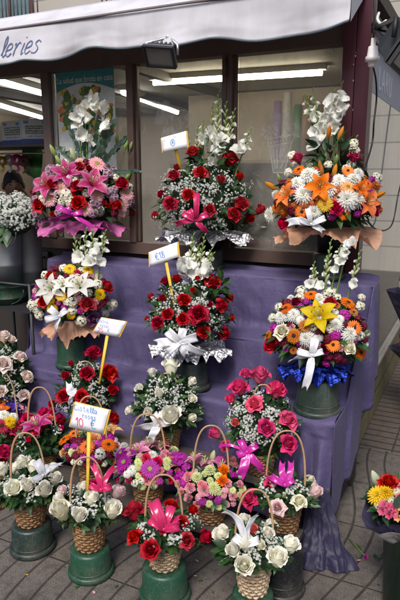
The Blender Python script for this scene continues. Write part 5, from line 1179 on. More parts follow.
for (x, y, s, ax) in ((279, 178, 10, (-.4, -.3, 1)), (336, 160, 11, (.1, -.3, 1)), (326, 158, 11, (-.1, -.3, 1))): put(r, D, 'lily_bud', M_BUDG, x, y, s, axis=ax)
gyp_px(r, D, [(300, 204), (312, 200), (340, 195), (362, 194), (290, 200), (330, 212)], 6, per=9, spread=.018, fs=.0042)
autofill(r, D, [('chrysanthemum', P_PUREWHITE, 13), ('gerbera', P_ORANGE, 9), ('button_chrysanthemum', P_BRONZE, 10), ('daisy_cluster', P_DARKRED, 10), ('daisy_cluster', P_MAG, 9), ('stock_flower', P_WHITE, 9)], 30, 203); skirt(r, D, 60, 303)
collar(r, D, .07, 224, 236, 54, W_PEACH, 13, freq=7, amp=.035)
bow(r, -.44, (311, 224), [('L', 165, 15, 9), ('L', 20, 17, 9), ('T', 178, 27, 10, .9), ('L', 110, 18, 8), ('T', -35, 16, 8, -.4)], R_WHITE)

# ---------- B1: white lilies, peach tissue, second row left
D = mk(72, 298, -.53, 37, 35, .15, -.52); standb(73, -.525, .561, .090, .17, B_GREEN, 'green bucket under the peach-wrapped white lily bouquet')
r = bouquet('white lily and yellow gerbera bouquet in peach tissue on the left of the steps', D, GS, .732)
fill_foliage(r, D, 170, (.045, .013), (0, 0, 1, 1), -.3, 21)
for base, tip, bl, bu in (((84, 285), (86, 230), [(79, 257)], 7), ((92, 285), (93, 228), [(95, 256), (90, 262)], 8), ((97, 285), (105, 232), [(99, 262), (97, 251)], 8), ((78, 285), (75, 236), [], 7), ((88, 285), (98, 238), [], 6), ((81, 285), (80, 240), [], 5)): gladiolus(r, -.50, base, tip, bl, bu, P_PUREWHITE, 17)
put(r, D, 'lily_bud', M_BUDC, 79.5, 262, 27, axis=(.0, -.25, 1)); 
many(r, D, 'lily', P_PUREWHITE, [(50, 288, 34), (79, 284, 38), (62, 284, 24)], lift=.03)
many(r, D, 'gerbera', P_YELLOW, [(69.5, 269, 13), (87.5, 270, 12), (61, 296, 12), (52, 309, 12), (100, 294.5, 13), (71, 315.5, 9)], lift=.01)
many(r, D, 'rose', P_RED, [(51, 276, 11), (44, 302, 12), (87, 304.5, 16), (106, 287, 14)], lift=.01); many(r, D, 'rosebud', P_FUCH, [(77, 274, 9)]); many(r, D, 'rose', P_PURPLE, [(93, 319.5, 14)], lift=.01)
many(r, D, 'stock_flower', P_WHITE, [(32, 305, 11), (39, 315, 11), (72, 302, 13), (97.5, 275, 12), (81, 321, 12), (110, 307, 11), (114, 304, 9), (72, 311, 10), (98, 284, 10), (36, 310, 9), (44, 291, 10), (106, 313, 9), (88, 293, 9)])
many(r, D, 'daisy_cluster', P_MAG, [(65, 308, 9), (58, 303, 7)]); many(r, D, 'daisy_cluster', P_DARKRED, [(103, 303, 10), (106, 298, 8), (98, 308, 8)]); many(r, D, 'daisy_cluster', P_LIGHTP, [(96, 301, 8)])
gyp_px(r, D, [(44, 289), (40, 296), (48, 297), (80, 297), (66, 300), (94, 309), (84, 312)], 8, per=9, spread=.017, fs=.0042)
autofill(r, D, [('stock_flower', P_WHITE, 9), ('daisy_cluster', P_MAG, 8), ('daisy_cluster', P_LIGHTP, 8), ('daisy_cluster', P_DARKRED, 8), ('gerbera', P_YELLOW, 8), ('stock_flower', P_WHITE, 8)], 26, 204, 5.5); skirt(r, D, 34, 304, (.04, .012))
collar(r, D, .07, 318, 331, 34, W_PEACH, 31, freq=7, amp=.03)
bow(r, -.72, (59, 316), [('L', 130, 14, 10), ('L', 45, 11, 9), ('T', 245, 16, 8, .4), ('L', 185, 16, 9)], R_WHITE)

# ---------- B2: red roses, second row middle
D = mk(190, 312, -.53, 42, 38, .16, -.52); standb(191, -.53, .561, .098, .15, B_DARK, 'dark green bucket under the red rose bouquet with the white bow')
r = bouquet('red rose bouquet with white gladioli and a wide white bow on the second row', D, GS, .712)
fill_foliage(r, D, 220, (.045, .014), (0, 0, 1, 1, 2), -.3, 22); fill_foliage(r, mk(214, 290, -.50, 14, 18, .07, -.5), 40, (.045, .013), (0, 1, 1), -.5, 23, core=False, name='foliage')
for base, tip, bl, bu in (((188, 292), (193, 236), [(184, 264), (188, 272), (182, 272)], 8), ((196, 292), (204.5, 236), [(197, 283), (200, 277), (194, 290), (186, 288)], 9), ((200, 292), (211, 250), [(207, 269), (203, 275)], 8), ((190, 290), (199, 246), [(190, 265)], 6), ((197, 292), (213, 254), [], 6)): gladiolus(r, -.51, base, tip, bl, bu, P_PUREWHITE, 18)
many(r, D, 'rose', P_RED, [(184, 300.5, 13), (212.5, 283, 19), (198, 314, 19), (167.5, 314.5, 13), (158, 323, 14), (183, 319, 13), (221, 306, 13), (204, 332, 13), (224, 333, 12)], lift=.01); many(r, D, 'rosebud', P_RED, [(177, 279.5, 11), (163, 299, 10), (148, 319.5, 8)])
gyp_px(r, D, [(175, 296), (170, 292), (178, 306), (190, 306), (166, 306), (160, 310), (155, 330), (164, 328), (172, 324), (178, 312), (192, 326), (206, 302), (212, 308), (208, 320), (214, 324), (218, 330), (212, 338), (200, 300), (196, 306), (222, 320), (176, 330), (186, 328), (152, 322), (216, 342), (210, 346), (168, 334), (190, 336), (174, 287), (204, 296)], 9, per=17, spread=.023, fs=.0046)
skirt(r, D, 60, 305, (.045, .013)); gyp_dome(r, D, 18, 405, per=15, spread=.024, fs=.0046); autofill(r, D, [('rosebud', P_RED, 9), ('rose', P_RED, 11)], 7, 205, 11)
collar(r, D, .07, 341, 352, 42, W_SILVER, 17, freq=10, amp=.022)
bow(r, -.72, (180, 342), [('L', 140, 19, 13), ('L', 80, 16, 12), ('L', 15, 20, 13), ('T', 185, 27, 12, .3), ('T', -25, 30, 12, .4), ('L', 210, 18, 11), ('T', -60, 16, 10, .3)], R_WHITE)

# ---------- B3: mixed bouquet with yellow lily, blue foil, second row right
D = mk(317, 332, -.545, 48, 40, .17, -.53); standb(318, -.545, .561, .105, .165, B_DULL, 'faded green bucket under the blue-foiled bouquet at the corner of the step')
r = bouquet('mixed bouquet with a yellow lily and orange gerberas in blue foil', D, GS, .727)
fill_foliage(r, D, 230, (.05, .016), (0, 0, 1, 0, 1), -.35, 24)
for base, tip, bl, bu in (((322, 308), (331, 241), [(321, 286)], 9), ((314, 308), (314, 264), [(310, 284)], 7), ((328, 308), (340, 247), [(340, 262), (336, 270)], 8), ((345, 308), (360, 252), [(354, 284)], 8), ((333, 308), (349, 240), [(348, 246), (346, 252), (342, 256), (352, 243)], 0), ((326, 308), (326, 258), [], 7)): gladiolus(r, -.51, base, tip, bl, bu, P_PUREWHITE, 13)
many(r, D, 'gerbera', P_ORANGE, [(311, 295, 15), (286, 308.5, 14), (348, 303, 16), (354, 328, 15), (360.6, 352.6, 15), (333, 345, 15)], lift=.012); many(r, D, 'gerbera', P_FLAME, [(294, 336, 15), (268, 336, 12), (305, 325.6, 13)], lift=.012)
many(r, D, 'chrysanthemum', P_PUREWHITE, [(294, 315, 16), (349.5, 334, 19), (306.6, 338.5, 18), (281, 317, 15), (336, 325, 14), (320, 322, 14)]); many(r, D, 'lily', P_LEMON, [(318.6, 314.5, 40)], lift=.04, jit=.1)
many(r, D, 'rose', P_RED, [(272, 345, 16), (330, 303, 13)], lift=.01); many(r, D, 'rose', P_DARKRED, [(296, 302.5, 12), (324, 349, 12)]); many(r, D, 'rose', P_CREAM, [(282.6, 331.6, 15), (348, 347.5, 15)], lift=.01)
many(r, D, 'daisy_cluster', P_DARKRED, [(319, 331, 12), (358, 319, 12), (337, 358, 14), (290, 340, 9), (328, 357, 11), (344, 361, 10), (290, 325, 8)]); many(r, D, 'daisy_cluster', P_MAG, [(334.5, 335, 14), (274.5, 328, 11), (345, 314.5, 13), (327, 363, 9), (312, 307, 8)]); many(r, D, 'carnation', P_LIGHTP, [(303, 348, 6), (341, 349, 6), (292, 327, 7)])
many(r, D, 'stock_flower', P_WHITE, [(301.5, 290.5, 13), (331.5, 292, 13), (360, 305.5, 12), (279, 307, 10), (366, 332.5, 10), (334, 313, 11), (300, 297, 10), (362, 297, 9), (338, 297, 9), (330, 329, 9), (272, 318, 10)])
autofill(r, D, [('daisy_cluster', P_DARKRED, 11), ('daisy_cluster', P_MAG, 9), ('daisy_cluster', P_LIGHTP, 8), ('stock_flower', P_WHITE, 9), ('chrysanthemum', P_PUREWHITE, 10), ('gerbera', P_FLAME, 9), ('daisy_cluster', P_DARKRED, 10)], 36, 206, 6); skirt(r, D, 90, 306)
collar(r, D, .075, 362, 373, 38, W_BLUE, 23, freq=8, amp=.018)
bow(r, -.755, (312, 355), [('L', 165, 17, 10), ('L', 75, 20, 12), ('T', 188, 27, 9, .5), ('T', 258, 38, 11, -.25), ('L', 15, 13, 9)], R_WHITE)

# ---------- baskets
def fbasket(label, px, py_front, zs, rb, rt, rim, m=None, apex=.5, dome=(24, 20), dy=0, y=None, tilt=0.0, seed=1, leaf=(.035, .011), nleaf=110, hw=1.0, drop=5, ry=None, mats=(0, 0, 1), at=None):
    """basket standing at height zs whose front foot shows at (px, py_front); rim and apex are heights above the paving"""
    f = onZ(px, py_front, zs) if py_front else None; h = rim - zs
    c = at if at is not None else (f + nrm([f[0] * .15, 1, 0]) * rb if y is None else Wd(Lc(onY(px, py_front, y))[0], y, zs))
    t = thing('flower_basket', label, 'flower basket', c, GB)
    basket(t, c, rb, rt, h, m or CANE, apex=(apex - zs) if apex else None, tilt=tilt, hw=hw)
    k = mpp(c + EZ * h); D = Dome(200, 300, -1, 1, 1); D.c = c + EZ * (h + .005 + dy); D.k = k; D.rx = dome[0] * k; D.rz = dome[1] * k; D.ry = ry or min(D.rx * .9, .12); D.r = np.array([D.rx, D.ry, D.rz]); D.wall = None; D.yl = Lc(c)[1]
    fill_foliage(t, D, nleaf, leaf, mats, .0 if dy < .05 else -.4, seed, shell=(.72, 1.0))
    b = MB(); q = random.Random(seed + 50)          # leaves over the rim
    for i in range(drop):
        a = q.uniform(pi * .95, 2.05 * pi); d = np.array([cos(a), sin(a), 0]); add_leaf(b, c + EZ * (h + .012) + d * rt * .9, nrm(d + np.array([0, 0, q.uniform(-.5, .1)])), nrm(d * .6 + EZ), q.uniform(.035, .055), q.uniform(.010, .014), q.uniform(.3, .7), q.choice((0, 1)))
    if drop: b.build('foliage', [L_DARK, L_MID], t)
    return t, D
def yD(D, f=.0): return Lc(D.c)[1] - D.ry - f
# back row
t, D = fbasket('pale pink rose basket at the left edge beside the purple cloth', 3, 405, UBZ, .05, .068, .43, dome=(31, 39), dy=.08, y=-.76, apex=.73, seed=31, nleaf=260, leaf=(.045, .013))
many(t, D, 'rose', P_PALE, [(4, 337, 14), (3.5, 364, 15), (20, 357, 13), (27, 377, 14), (23.6, 395, 11), (1, 391, 12), (-14, 352, 13), (-16, 376, 13), (12, 340, 9)], lift=.01); gyp_px(t, D, [(8, 350), (12, 356), (9, 368), (14, 372), (10, 382), (16, 386), (6, 376), (14, 392), (22, 368), (6, 398), (2, 352), (18, 400), (-8, 362), (-6, 390)], 31, per=15, spread=.022, fs=.0045)
t, D = fbasket('red rose basket with a white paper twist below the first price card', 88, 436, UBZ, .05, .065, .425, dome=(32, 36), dy=.085, y=-.755, apex=.692, seed=32, nleaf=240)
many(t, D, 'rose', P_RED, [(93.6, 353, 16), (86.6, 373.6, 16), (109, 373, 17), (81.6, 396.4, 14), (63.6, 396, 13), (113, 418, 12), (52, 404, 9)], lift=.012); many(t, D, 'rosebud', P_RED, [(112.6, 390.6, 12), (65.6, 376, 10), (71, 363.6, 8), (62, 421, 10)]); gyp_px(t, D, [(78, 368), (82, 362), (74, 376), (76, 384), (96, 384), (102, 388), (90, 390), (98, 396), (104, 396), (72, 404), (70, 388), (78, 408), (88, 400), (98, 366), (60, 408), (106, 402), (92, 382), (66, 410)], 32, per=15, spread=.02, fs=.0045); bow(t, yD(D), (72, 396), [('T', 100, 15, 10, -.4), ('T', 250, 14, 9, .3), ('L', 60, 9, 8)], R_WHITE)
t, D = fbasket('white rose basket with folded white paper beside the dark green bucket', 168, 452, UBZ, .045, .062, .445, dome=(34, 37), dy=.09, y=-.76, apex=.705, seed=33, nleaf=260, leaf=(.045, .013))
many(t, D, 'rosebud', P_WHITE, [(171, 368, 22), (171.5, 416.6, 25), (159.5, 394, 13)], lift=.012); many(t, D, 'rosebud', P_WHITE, [(152, 373, 11), (139.6, 389, 11), (191.6, 382, 12), (192, 399, 11), (130, 411, 11), (148, 412, 11), (191.6, 418, 11)], jit=.35); gyp_dome(t, D, 12, 433, per=16, spread=.021, fs=.0045); gyp_px(t, D, [(160, 382), (168, 380), (150, 388), (155, 398), (166, 392), (174, 388), (178, 396), (184, 402), (160, 404), (148, 400), (172, 402), (180, 408), (145, 404), (152, 380), (164, 398), (176, 404), (166, 408), (158, 388), (184, 410)], 33, per=17, spread=.021, fs=.0045); bow(t, yD(D, -.02 + .01), (159, 425), [('T', 184, 30, 12, -.35), ('L', 70, 18, 12), ('L', 120, 15, 12), ('T', 240, 18, 11, .3), ('L', 10, 12, 10)], R_WHITE)
t, D = fbasket('hot pink rose basket with a magenta bow against the purple cloth', 261, 474, UBZ, .045, .062, .425, dome=(36, 42), dy=.10, y=-.765, apex=.73, seed=34, nleaf=280, hw=.9)
many(t, D, 'rose', P_HOT, [(260, 376, 20), (239.6, 388, 19), (276.4, 390.6, 21), (254.6, 404.6, 17), (287.7, 420, 20), (266, 428, 18), (288.4, 443.6, 17), (246, 374, 12), (226, 446, 13)], lift=.012); many(t, D, 'rosebud', P_HOT, [(231, 400, 13), (215.6, 434, 14)]); many(t, D, 'rosebud', P_CORAL, [(235.7, 423, 11)]); gyp_dome(t, D, 16, 434, per=16, spread=.022, fs=.0046); gyp_px(t, D, [(246, 398), (242, 406), (236, 412), (228, 416), (226, 424), (246, 412), (250, 418), (244, 422), (252, 432), (258, 438), (262, 414), (268, 410), (274, 412), (272, 420), (266, 442), (274, 436), (278, 430), (248, 438), (232, 404), (262, 394), (256, 392), (240, 436), (246, 428)], 34, per=16, spread=.022, fs=.0046)
bow(t, yD(D, -.02 + .01), (247, 452), [('L', 120, 16, 11), ('L', 35, 15, 11), ('T', 265, 28, 13, -.4), ('T', 310, 26, 11, .4), ('T', 160, 34, 4, .9), ('L', 200, 12, 10)], R_MAG)
# middle row on the low plank
t, D = fbasket('mixed basket with an orange lily bud and a blue iris at the left edge', 3, 456, LBZ, .062, .078, .295, dome=(21, 16), apex=.60, seed=41)
many(t, D, 'lily_bud', M_BUDO, [(7, 399, 24)], axis=(.05, -.3, 1)); many(t, D, 'lily', P_LILYOR, [(-4, 404, 22), (2, 410, 20)]); many(t, D, 'alstroemeria', P_IRIS, [(13, 406, 18), (10, 398, 14), (16, 410, 12)], lift=.02); many(t, D, 'gerbera', P_RED, [(2, 426, 16), (-12, 428, 14)], lift=.02); many(t, D, 'chrysanthemum', P_YELLOW, [(9.6, 422.5, 13)], lift=.02); many(t, D, 'chrysanthemum', P_PUREWHITE, [(3.5, 416, 13), (13, 417.6, 12), (-8, 417, 13)], lift=.01); many(t, D, 'alstroemeria', P_PINKW, [(22, 409, 15)], lift=.01); many(t, D, 'rose', P_FUCH, [(15, 430, 12), (18, 424, 10)], lift=.01)
autofill(t, D, [('daisy_cluster', P_DARKRED, 8), ('chrysanthemum', P_PUREWHITE, 8), ('daisy_cluster', P_MAG, 8), ('carnation', P_RED, 8)], 12, 211, 5.5); skirt(t, D, 26, 311, (.035, .011), (-.1, .25))
t, D = fbasket('small red rose basket at the left edge below the iris basket', -6, 492, 0.001, .055, .068, .30, dome=(17, 14), apex=None, seed=42, y=-1.10)
many(t, D, 'rose', P_FUCH, [(3, 452, 14), (2, 461, 12), (-8, 456, 13)], lift=.01); gyp_px(t, D, [(8, 462), (10, 456), (6, 468)], 42, per=8, spread=.018)
t, D = fbasket('pink lily basket with dark foliage and red roses behind the white roses', 43, 474, LBZ, .052, .068, .27, dome=(26, 22), dy=.015, apex=.585, seed=43, nleaf=190, leaf=(.045, .014))
many(t, D, 'lily', P_LILYP, [(36, 424, 36)], lift=.04, jit=.1); many(t, D, 'rose', P_FUCH, [(36, 432, 11), (44, 413, 13), (27, 418, 12), (58.6, 419, 13), (52, 412, 9)], lift=.0); many(t, D, 'rosebud', P_FUCH, [(29, 440, 8)]); many(t, D, 'alstroemeria', P_CORAL, [(52.5, 418, 13)], lift=.015); gyp_px(t, D, [(20, 445), (24, 449), (55, 425), (60, 428), (22, 436), (57, 432)], 43, per=10, spread=.02)
autofill(t, D, [('rosebud', P_FUCH, 7), ('stock_flower', P_WHITE, 7)], 6, 213, 5.5); skirt(t, D, 26, 313, (.035, .011), (-.1, .25))
t, D = fbasket('orange gerbera basket with a peach lily behind the gold stake', 92, 488, LBZ, .056, .072, .295, dome=(28, 18), dy=.01, apex=.589, seed=44)
many(t, D, 'gerbera', P_ORANGE, [(64.4, 439.6, 15), (108.4, 445, 17), (87, 447, 15), (73.6, 434, 12)], lift=.02); many(t, D, 'lily', P_PEACH, [(111, 429, 24)], lift=.02); many(t, D, 'carnation', P_PEACH, [(94, 438, 14), (100, 434, 10)], lift=.01); many(t, D, 'button_chrysanthemum', P_LIME, [(80, 434, 10), (72, 452, 9)]); many(t, D, 'daisy_cluster', P_MAG, [(110, 437, 13), (75, 446, 12), (98, 443, 11), (102, 439, 10)]); many(t, D, 'daisy_cluster', P_DARKRED, [(80, 442, 12), (76, 455, 11), (92, 452, 9)]); many(t, D, 'stock_flower', P_PUREWHITE, [(100, 454, 12), (116, 452, 9)]); many(t, D, 'carnation', P_LIGHTP, [(117, 446, 9)])
autofill(t, D, [('daisy_cluster', P_MAG, 9), ('daisy_cluster', P_DARKRED, 9), ('button_chrysanthemum', P_LIME, 7), ('carnation', P_PEACH, 8), ('stock_flower', P_WHITE, 8)], 20, 214, 5.5); skirt(t, D, 26, 314, (.035, .011), (-.1, .25))
t, D = fbasket('light pink lily basket with magenta gerberas and lime buttons, fullest cane shown', 148, 508, LBZ, .058, .078, .300, dome=(33, 20), dy=.005, apex=.572, seed=45)
many(t, D, 'lily', P_LILYL, [(137, 450, 30), (148.6, 443, 28), (160, 446, 24)], lift=.03); put(t, D, 'lily_bud', M_BUDC, 153, 444, 17, axis=(0, -.3, 1)); many(t, D, 'gerbera', P_MAG, [(150, 469, 20), (124, 462.5, 18), (177, 458, 17), (121, 453, 15), (130, 454, 13)], lift=.02); many(t, D, 'button_chrysanthemum', P_LIME, [(139, 466, 10), (162, 446.5, 9), (140, 457, 9), (166.6, 461.4, 10), (174, 450, 10), (138, 462, 8)], lift=.01); many(t, D, 'carnation', P_FUCH, [(146, 458, 10), (157.5, 461.4, 10), (166, 446, 8)], lift=.01); many(t, D, 'carnation', P_PINKW, [(165.6, 454, 10), (172.6, 461.4, 11), (163, 457, 9)], lift=.01); many(t, D, 'chrysanthemum', P_PUREWHITE, [(131.6, 470, 12), (124, 446.6, 11), (152, 456, 13), (127, 474, 9)])
autofill(t, D, [('daisy_cluster', P_MAG, 9), ('button_chrysanthemum', P_LIME, 8), ('carnation', P_PINKW, 8), ('stock_flower', P_WHITE, 8), ('carnation', P_FUCH, 7)], 22, 215, 5.5); skirt(t, D, 26, 315, (.035, .011), (-.1, .25))
t, D = fbasket('light pink lily basket with orange carnations and white button blooms', 211, 526, LBZ, .056, .074, .285, dome=(34, 20), dy=.005, apex=.58, seed=46)
many(t, D, 'lily', P_LILYL, [(204, 463, 30), (194, 458, 25), (221, 465, 26)], lift=.03); put(t, D, 'lily_bud', M_BUDC, 213, 457, 17, axis=(.15, -.3, 1)); many(t, D, 'button_chrysanthemum', P_LIME, [(210, 470, 12), (214, 488, 13), (197, 477, 12), (218.6, 476, 9)], lift=.012); many(t, D, 'chrysanthemum', P_PUREWHITE, [(241, 474, 11)]); many(t, D, 'carnation', P_ORANGE, [(224, 469.6, 11), (222, 480, 12)], lift=.01); many(t, D, 'carnation', P_PINKW, [(188, 477, 11), (204, 490, 12), (190, 488, 10), (227.4, 483, 9), (240, 484, 8), (232, 459, 9), (202, 485, 9), (234, 465, 9)], lift=.01); many(t, D, 'daisy_cluster', P_MAG, [(179, 458, 16), (180, 476, 15), (220, 459, 13), (186, 466, 12), (184, 482, 11), (230, 471, 9)])
autofill(t, D, [('daisy_cluster', P_MAG, 9), ('button_chrysanthemum', P_LIME, 8), ('carnation', P_PINKW, 8), ('daisy_cluster', P_LIGHTP, 8)], 24, 216, 5.5); skirt(t, D, 26, 316, (.035, .011), (-.1, .25))
t, D = fbasket('blush and cream rose basket with magenta ribbon ends at the end of the plank', 285, 538, LBZ, .052, .072, .300, dome=(33, 20), dy=.005, apex=.597, seed=47, nleaf=140, hw=1.1)
many(t, D, 'rose', P_FUCH, [(250, 499, 18)], lift=.01); many(t, D, 'rose', P_HOT, [(272, 482, 14)]); many(t, D, 'rose', P_BLUSH, [(277.5, 507.5, 15)], lift=.02); many(t, D, 'rosebud', P_BLUSH, [(315, 492.5, 17)], jit=.1); many(t, D, 'rose', P_CREAM, [(299, 502, 16), (310, 480, 12), (288, 478, 11)], lift=.01); many(t, D, 'lily_bud', M_BUDG, [(284, 496, 11), (262, 480, 10)]); gyp_px(t, D, [(262, 486), (266, 492), (270, 486), (290, 486), (296, 488), (300, 482), (292, 494), (304, 490), (264, 480), (286, 490)], 47, per=13, spread=.02)
bow(t, yD(D, -.02 + -.03), (285, 485), [('T', 100, 25, 9, -.6), ('T', 72, 27, 9, .6), ('L', 150, 18, 10), ('T', 165, 36, 4, -.5), ('L', 40, 12, 9)], R_MAG)
# front row on upturned buckets
def frow(label, blab, px, pyb, rB, hB, mB, **k):
    f = onZ(px, pyb, 0); c = f + nrm([f[0] * .15, 1, 0]) * rB; inv_bucket((c[0], c[1], .001), rB, hB, mB, blab)
    return fbasket(label, px, None, hB + .0015, at=np.array([c[0], c[1], hB + .0015]), **k)
t, D = frow('white rose basket with a sheer white bow, front row left', 'very dark upturned bucket on the paving under the leftmost front basket', 29, 562, .098, .125, B_DARK, rb=.055, rt=.073, rim=.250, apex=.542, dome=(36, 20), dy=.01, seed=51, nleaf=190, leaf=(.05, .016), drop=7)
many(t, D, 'rosebud', P_WHITE, [(22, 463, 18), (17, 470, 17), (33, 468, 18), (14, 489, 20), (27.5, 486, 18), (44.6, 491, 21), (55.6, 480, 17), (52.5, 468, 13), (2.6, 470, 17)], lift=.01, jit=.35); gyp_px(t, D, [(8, 478), (6, 486), (24, 476), (36, 478), (38, 486), (34, 492), (46, 480), (20, 478), (10, 482), (40, 470), (50, 474), (30, 496), (2, 482), (4, 490), (28, 478)], 51, per=13, spread=.021); bow(t, yD(D, -.02 + -.02), (43, 475), [('L', 110, 18, 12), ('L', 60, 12, 10), ('T', 25, 24, 8, -.9), ('L', 200, 12, 10)], R_SHEER)
t, D = frow('cream rose basket with a pink bow pierced by a gold stake, front row', 'clean green upturned bucket nearest the bottom left of the paving', 88.5, 587, .094, .118, B_GREEN, rb=.054, rt=.070, rim=.250, apex=.512, dome=(31, 19), dy=.01, seed=52, nleaf=130, drop=5)
many(t, D, 'rosebud', P_WHITE, [(79.7, 516.5, 21), (91.5, 499, 18), (112.5, 511, 25)], lift=.015); many(t, D, 'rosebud', P_WHITE, [(60, 499, 15), (83, 489, 17)], lift=.01); put(t, D, 'rosebud', P_CREAM, 61, 512, 24, lift=.02, sq=1.2); many(t, D, 'rosebud', P_BLUSH, [(118, 493, 17), (62.6, 491, 12)]); gyp_px(t, D, [(70, 494), (74, 500), (70, 504), (78, 506), (96, 488), (102, 492), (84, 502), (104, 500), (98, 504), (76, 492), (68, 488), (96, 496), (108, 498), (88, 510), (94, 510), (74, 508)], 52, per=14, spread=.021)
bow(t, yD(D, -.02 + -.05), (101, 490), [('T', 108, 30, 8, .5), ('T', 62, 30, 8, -.6), ('L', 150, 14, 10), ('L', 20, 12, 10)], R_PINK); many(t, D, 'carnation', P_FUCH, [(94, 484, 11)])
t, D = frow('red rose basket with a pink satin bow in the middle of the front row', 'green upturned bucket under the red rose basket with the pink satin bow', 164, 614, .100, .135, B_GREEN, rb=.052, rt=.070, rim=.255, m=CANE_M, apex=.513, dome=(35, 19), dy=.01, seed=53, nleaf=130, drop=6)
many(t, D, 'rose', P_RED, [(134.7, 512, 22), (134.7, 537, 15), (151, 549.6, 18), (187, 540.5, 16)], lift=.015, jit=.3); many(t, D, 'rosebud', P_RED, [(205, 537.7, 17), (192.5, 511, 13)]); many(t, D, 'carnation', P_RED, [(171.5, 504.4, 15), (182, 521, 14), (164, 530, 11)], lift=.01); gyp_px(t, D, [(142, 525), (146, 532), (150, 538), (138, 528), (156, 526), (172, 536), (178, 532), (182, 538), (176, 540), (192, 522), (196, 516), (186, 528), (160, 508), (164, 514), (200, 520), (170, 528)], 53, per=13, spread=.022)
bow(t, yD(D, -.02 + -.03), (164, 529), [('L', 112, 33, 17), ('L', 62, 26, 13), ('L', 150, 20, 13), ('L', 10, 18, 14), ('T', 130, 24, 10, .5), ('T', 30, 22, 10, -.4)], R_PINK)
t, D = frow('white rose basket of pale cane with a white ribbon loop, nearest the camera', 'green upturned bucket under the pale cane basket', 254, 628, .088, .085, B_GREEN, rb=.050, rt=.069, rim=.235, m=CANE_L, apex=.50, dome=(38, 20), dy=.012, seed=54, nleaf=170, leaf=(.045, .014), drop=6)
many(t, D, 'rosebud', P_WHITE, [(222.5, 536, 22), (244, 522.5, 18), (234, 551, 21), (244, 565.5, 24), (245, 544, 21), (277.5, 559, 24), (290, 546, 24), (270.5, 527.5, 18), (268, 534, 16)], lift=.012, jit=.35); put(t, D, 'rosebud', P_CREAM, 260.5, 546, 13, lift=.02); put(t, D, 'rosebud', P_CORAL, 252.5, 530, 13, lift=.01); gyp_px(t, D, [(236, 546), (252, 548), (256, 552), (262, 530), (266, 538), (272, 536), (276, 544), (268, 546), (240, 540), (258, 536), (248, 554), (280, 540), (258, 556), (230, 546), (264, 524)], 54, per=14, spread=.021)
bow(t, yD(D, -.02 + -.03), (245, 545), [('T', 122, 48, 13, 1.5), ('T', 68, 36, 11, -.9), ('L', 25, 17, 12), ('L', 150, 15, 12)], R_WHITE)
cc = onZ(284, 604, 0); inv_bucket((cc[0], cc[1] + .09, .001), .095, .19, B_BLACK, 'black upturned bucket standing empty behind the pale cane basket')

# ---------- price cards
price_card('white price card with a blue ring drawn on it, in the silver-foil bouquet', [(161.5, 138), (186, 131), (187.5, 147), (163, 152.5)], ((175, 149), (184, 182, -.22)), -.34, [('O', .38, .28, .45, 0), ('li', .12, .75, .14, 0), ('l.l', .55, .80, .12, 0)])
price_card('torn white price card marked 18 in blue, above the red rose bouquet', [(149.5, 252), (177, 242), (178.5, 257), (150, 266.5)], ((165, 260), (174, 305, -.66)), -.64, [('€18', .28, .28, .46, 0)])
price_card('price card with red 25 below blue writing, leaning beside the peach tissue', [(102, 317.5), (126, 321.5), (118.5, 337), (93.5, 332)], ((107, 333), (99, 384, -.80)), -.74, [('Centre', .14, .70, .20, 0), ('rosas', .28, .44, .18, 0), ('25', .20, .10, .27, 1), ('€', .58, .14, .24, 0)])
price_card('largest price card reading 10 € in red and blue, on a gold stake', [(76, 402), (109, 410), (103, 434), (70, 427)], ((88, 428), (87, 500, -1.28)), -1.22, [('Cistella', .20, .72, .20, 0), ('rosas', .42, .48, .17, 0), ('10.', .20, .12, .32, 1), ('€', .66, .14, .32, 0)], 5)

# ---------- left: zinc bucket of gypsophila on a stand
M_ZINC = mat('zinc', (.30, .31, .32), .42, .75, .35, 9, .1, 40); M_ZINCD = mat('dull_zinc', (.17, .17, .17), .5, .6, .4, 9, .1, 40)
y0 = -.36
def pail(px, yl, zb, r0, r1, h, m, label, cat='bucket', grp='pails left of the steps'):
    c = Wd(Lc(onY(px, 260, yl))[0], yl, zb); t = thing('pail', label, cat, c, grp); b = MB(); b.lathe([(.001, .003), (r0, .0), (r0 + (r1 - r0) * .3, h * .3), (r0 + (r1 - r0) * .31 + .003, h * .31), (r0 + (r1 - r0) * .33, h * .33), (r1, h * .97), (r1 + .006, h), (r1 - .004, h), (r1 - .008, h * .95), (r0 - .004, .012), (.001, .010)], 40, 0, c); b.build('pail_body', m, t)
    b = MB(); P = [c + np.array([r1 * 1.02 * cos(a), r1 * .25 * sin(a) - r1 * .9, h * .86 - .10 * sin(a)]) for a in np.linspace(0, pi, 14)]; b.tube(P, .003, 6); b.build('carry_handle', m, t); return c, t
cz = Lc(onY(8, 283, y0))[2]
c1, _ = pail(5, y0, cz, .088, .105, .37, M_ZINC, 'light zinc pail standing in the green tub at the left edge'); c2, _ = pail(29, y0 + .16, cz - .10, .080, .088, .50, M_ZINCD, 'dull tall zinc pail right of the light one')
c3, _ = pail(5, y0, cz - .115, .105, .135, .11, B_GREEN, 'shallow green tub under the light zinc pail', 'tub')
ST = thing('iron_stand', 'black iron stand carrying the zinc pails', 'stand', Wd(Lc(c1)[0], y0, 0)); b = MB()
zt = cz - .12
for dx, dy in ((-.2, -.13), (.30, -.13), (-.2, .24), (.30, .24)): LB = MB(); LB.tube([Wd(Lc(c1)[0] + dx, y0 + dy, 0), Wd(Lc(c1)[0] + dx, y0 + dy, zt + .16 if dx > 0 else zt)], .010, 8); LB.build('leg', M_IRON, ST)
